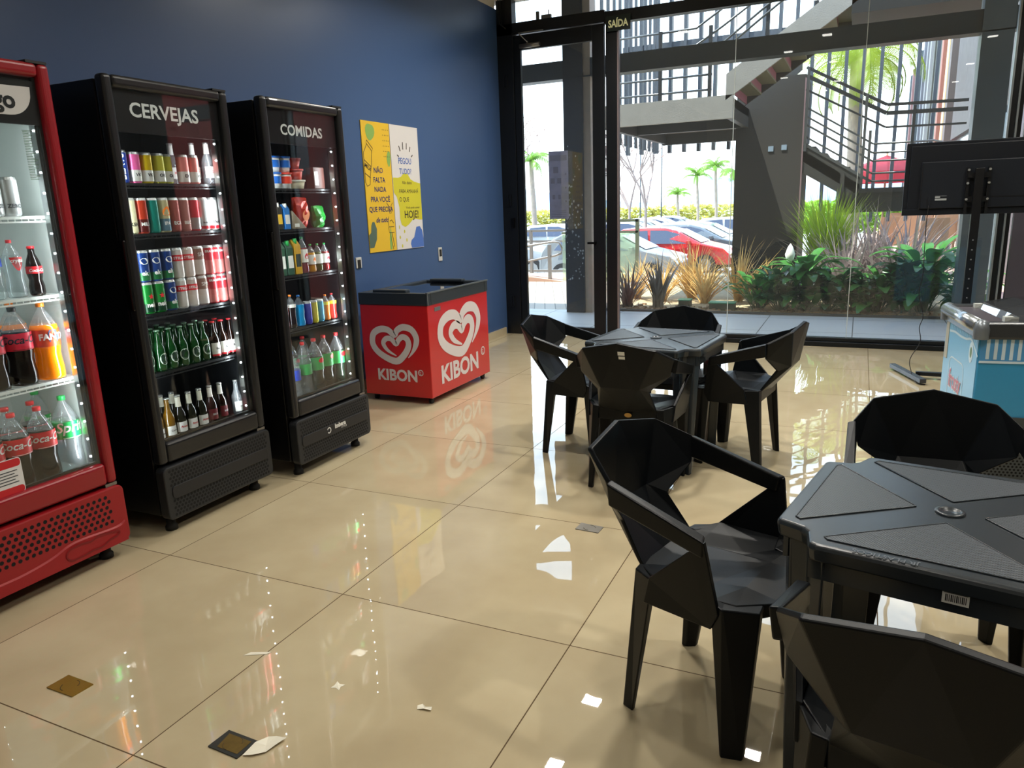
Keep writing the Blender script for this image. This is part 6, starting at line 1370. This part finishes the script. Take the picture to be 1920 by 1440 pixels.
g = 'thin lamp posts of the parking lot'
for x, y, lb in ((-10.8, 40, 'thin dark post between the two bare trees'), (-9.9, 41, 'thin dark post right of the bare trees')): 
    b = MB((x, y, G0)); b.tube([(x, y, G0), (x, y, 5.5)], .035, 6); tag(b.build('lamp_post', mat('post_dark', '4a5056', .5)), lb, 'lamp post', g)
rr = random.Random(8)
def hedge(loc, size, label, m, n, s=.16, seed=1):
    rr = random.Random(seed); b = MB()
    for k in range(n):
        c = Vector((rr.uniform(-.5, .5)*size[0], rr.uniform(-.5, .5)*size[1], rr.uniform(0, 1)**.8*size[2])); a = rr.uniform(0, 6.28); u = Vector((math.cos(a), math.sin(a), rr.uniform(-.4, .9))).normalized()*s*rr.uniform(.6, 1.5); v = Vector((-u.y, u.x, rr.uniform(-.3, .3)))*.30
        b.face([c-v, c+u, c+v, c-u*.4])
    o_ = b.build('hedge', m); o_.location = loc; return tag(o_, label, 'hedge')
hedge((-16, 62, G0), (26, 2, 1.9), 'yellow-green reed hedge beyond the parked cars', leafmat('reed_yellow', 'b5b254', .4), 4500, .35, 1)
hedge((-37, 60, G0), (14, 2, 2.6), 'low green bushes far behind, seen through the door', leafmat('bush_green', '7f9a50', .4), 2500, .3, 2)
hedge((-.5, 34, 0), (4, 1.5, 1.3), 'sunlit green hedge behind the terrace chairs', leafmat('leaf_lime2', '8fbc3a', .5), 3500, .14, 3)
# dark planted wall reflected in the cooler doors
hedge((9.2, 10.9, 0), (4.6, .8, 4.6), 'dark green planted wall right of the shop front', leafmat('planted_dark', '16301c', .1), 9000, .16, 6)
# ------------------------------------------------------------------ terrace furniture and umbrella
WK = mat('wicker_tan', 'b98f72', .7, noise=.15, nscale=40); WD = mat('wicker_leg', 'a3866e', .7)
def tchair(loc, rz, label, group):
    t = thing('terrace_chair', loc, label, 'chair', group, rz); b = MB(); b.box(-.24, .24, -.24, .24, .40, .46); b.build('seat', WK, t, bevel=.01)
    b = MB(); b.poly([(-.26, -.24, .44), (.26, -.24, .44), (.25, -.34, 1.02), (-.25, -.34, 1.02), (-.26, -.20, .44), (.26, -.20, .44), (.25, -.30, 1.02), (-.25, -.30, 1.02)], [(0, 1, 2, 3), (4, 5, 6, 7), (0, 1, 5, 4), (1, 2, 6, 5), (2, 3, 7, 6), (3, 0, 4, 7)]); b.build('backrest', WK, t)
    for x in (-.23, .23):
        b = MB(); b.box(x-.03, x+.03, -.26, .22, .63, .67); b.build('armrest', WD, t)
        for y in (-.22, .2): b = MB(); b.box(x-.02, x+.02, y-.02, y+.02, 0, .64); b.build('leg', WD, t)
    return t
g = 'tan wicker chairs on the terrace'
tc0 = tchair((.62, 18.6, 0), .1, 'tan wicker terrace chair, leftmost of the front ones', g)
pl = [(1.02, 18.2, -.1, 'second from the left, front row'), (1.30, 17.2, .1, 'nearest one below the television'), (.75, 20.3, .2, 'middle row, left'), (1.25, 20.1, 0, 'middle row, centre'), (1.6, 19.2, .3, 'middle row, right'), (.95, 22.5, 0, 'rear row, left'), (1.5, 22.3, .2, 'rear row, right')]
for x, y, a, lb in pl: dup(tc0, (x, y, 0), a, 'tan wicker terrace chair, ' + lb)
t = thing('terrace_table', (1.0, 19.4, 0), 'small tan table among the wicker chairs', 'table'); b = MB(); b.box(-.4, .4, -.35, .35, .70, .74); b.build('top', WK, t); b = MB(); b.box(-.04, .04, -.04, .04, 0, .70); b.build('pedestal', WD, t)
uo = (.50, 21.5, 0); um = thing('sun_umbrella', uo, 'pinkish red open sun umbrella over the terrace', 'umbrella'); b = MB(); b.tube([(0, 0, 0), (0, 0, 2.5)], .025, 8); b.build('pole', WD, um)
b = MB(); n = 8; tp = b.V((0, 0, 2.45)); r1 = [b.V((1.15*math.cos(2*PI*k/n), 1.15*math.sin(2*PI*k/n), 2.05)) for k in range(n)]; r2 = [b.V((1.15*math.cos(2*PI*k/n), 1.15*math.sin(2*PI*k/n), 1.78)) for k in range(n)]
for k in range(n): b.bm.faces.new([tp, r1[k], r1[(k+1) % n]]); b.bm.faces.new([r1[k], r2[k], r2[(k+1) % n], r1[(k+1) % n]])
b.build('canopy', mat('umbrella_red', 'd8384a', .7), um)

for o_ in list(bpy.data.objects):
    l_ = o_.get('label')
    if l_ and len(l_.replace('-', ' ').split()) > 15: print('LONG', len(l_.split()), o_.name, l_)
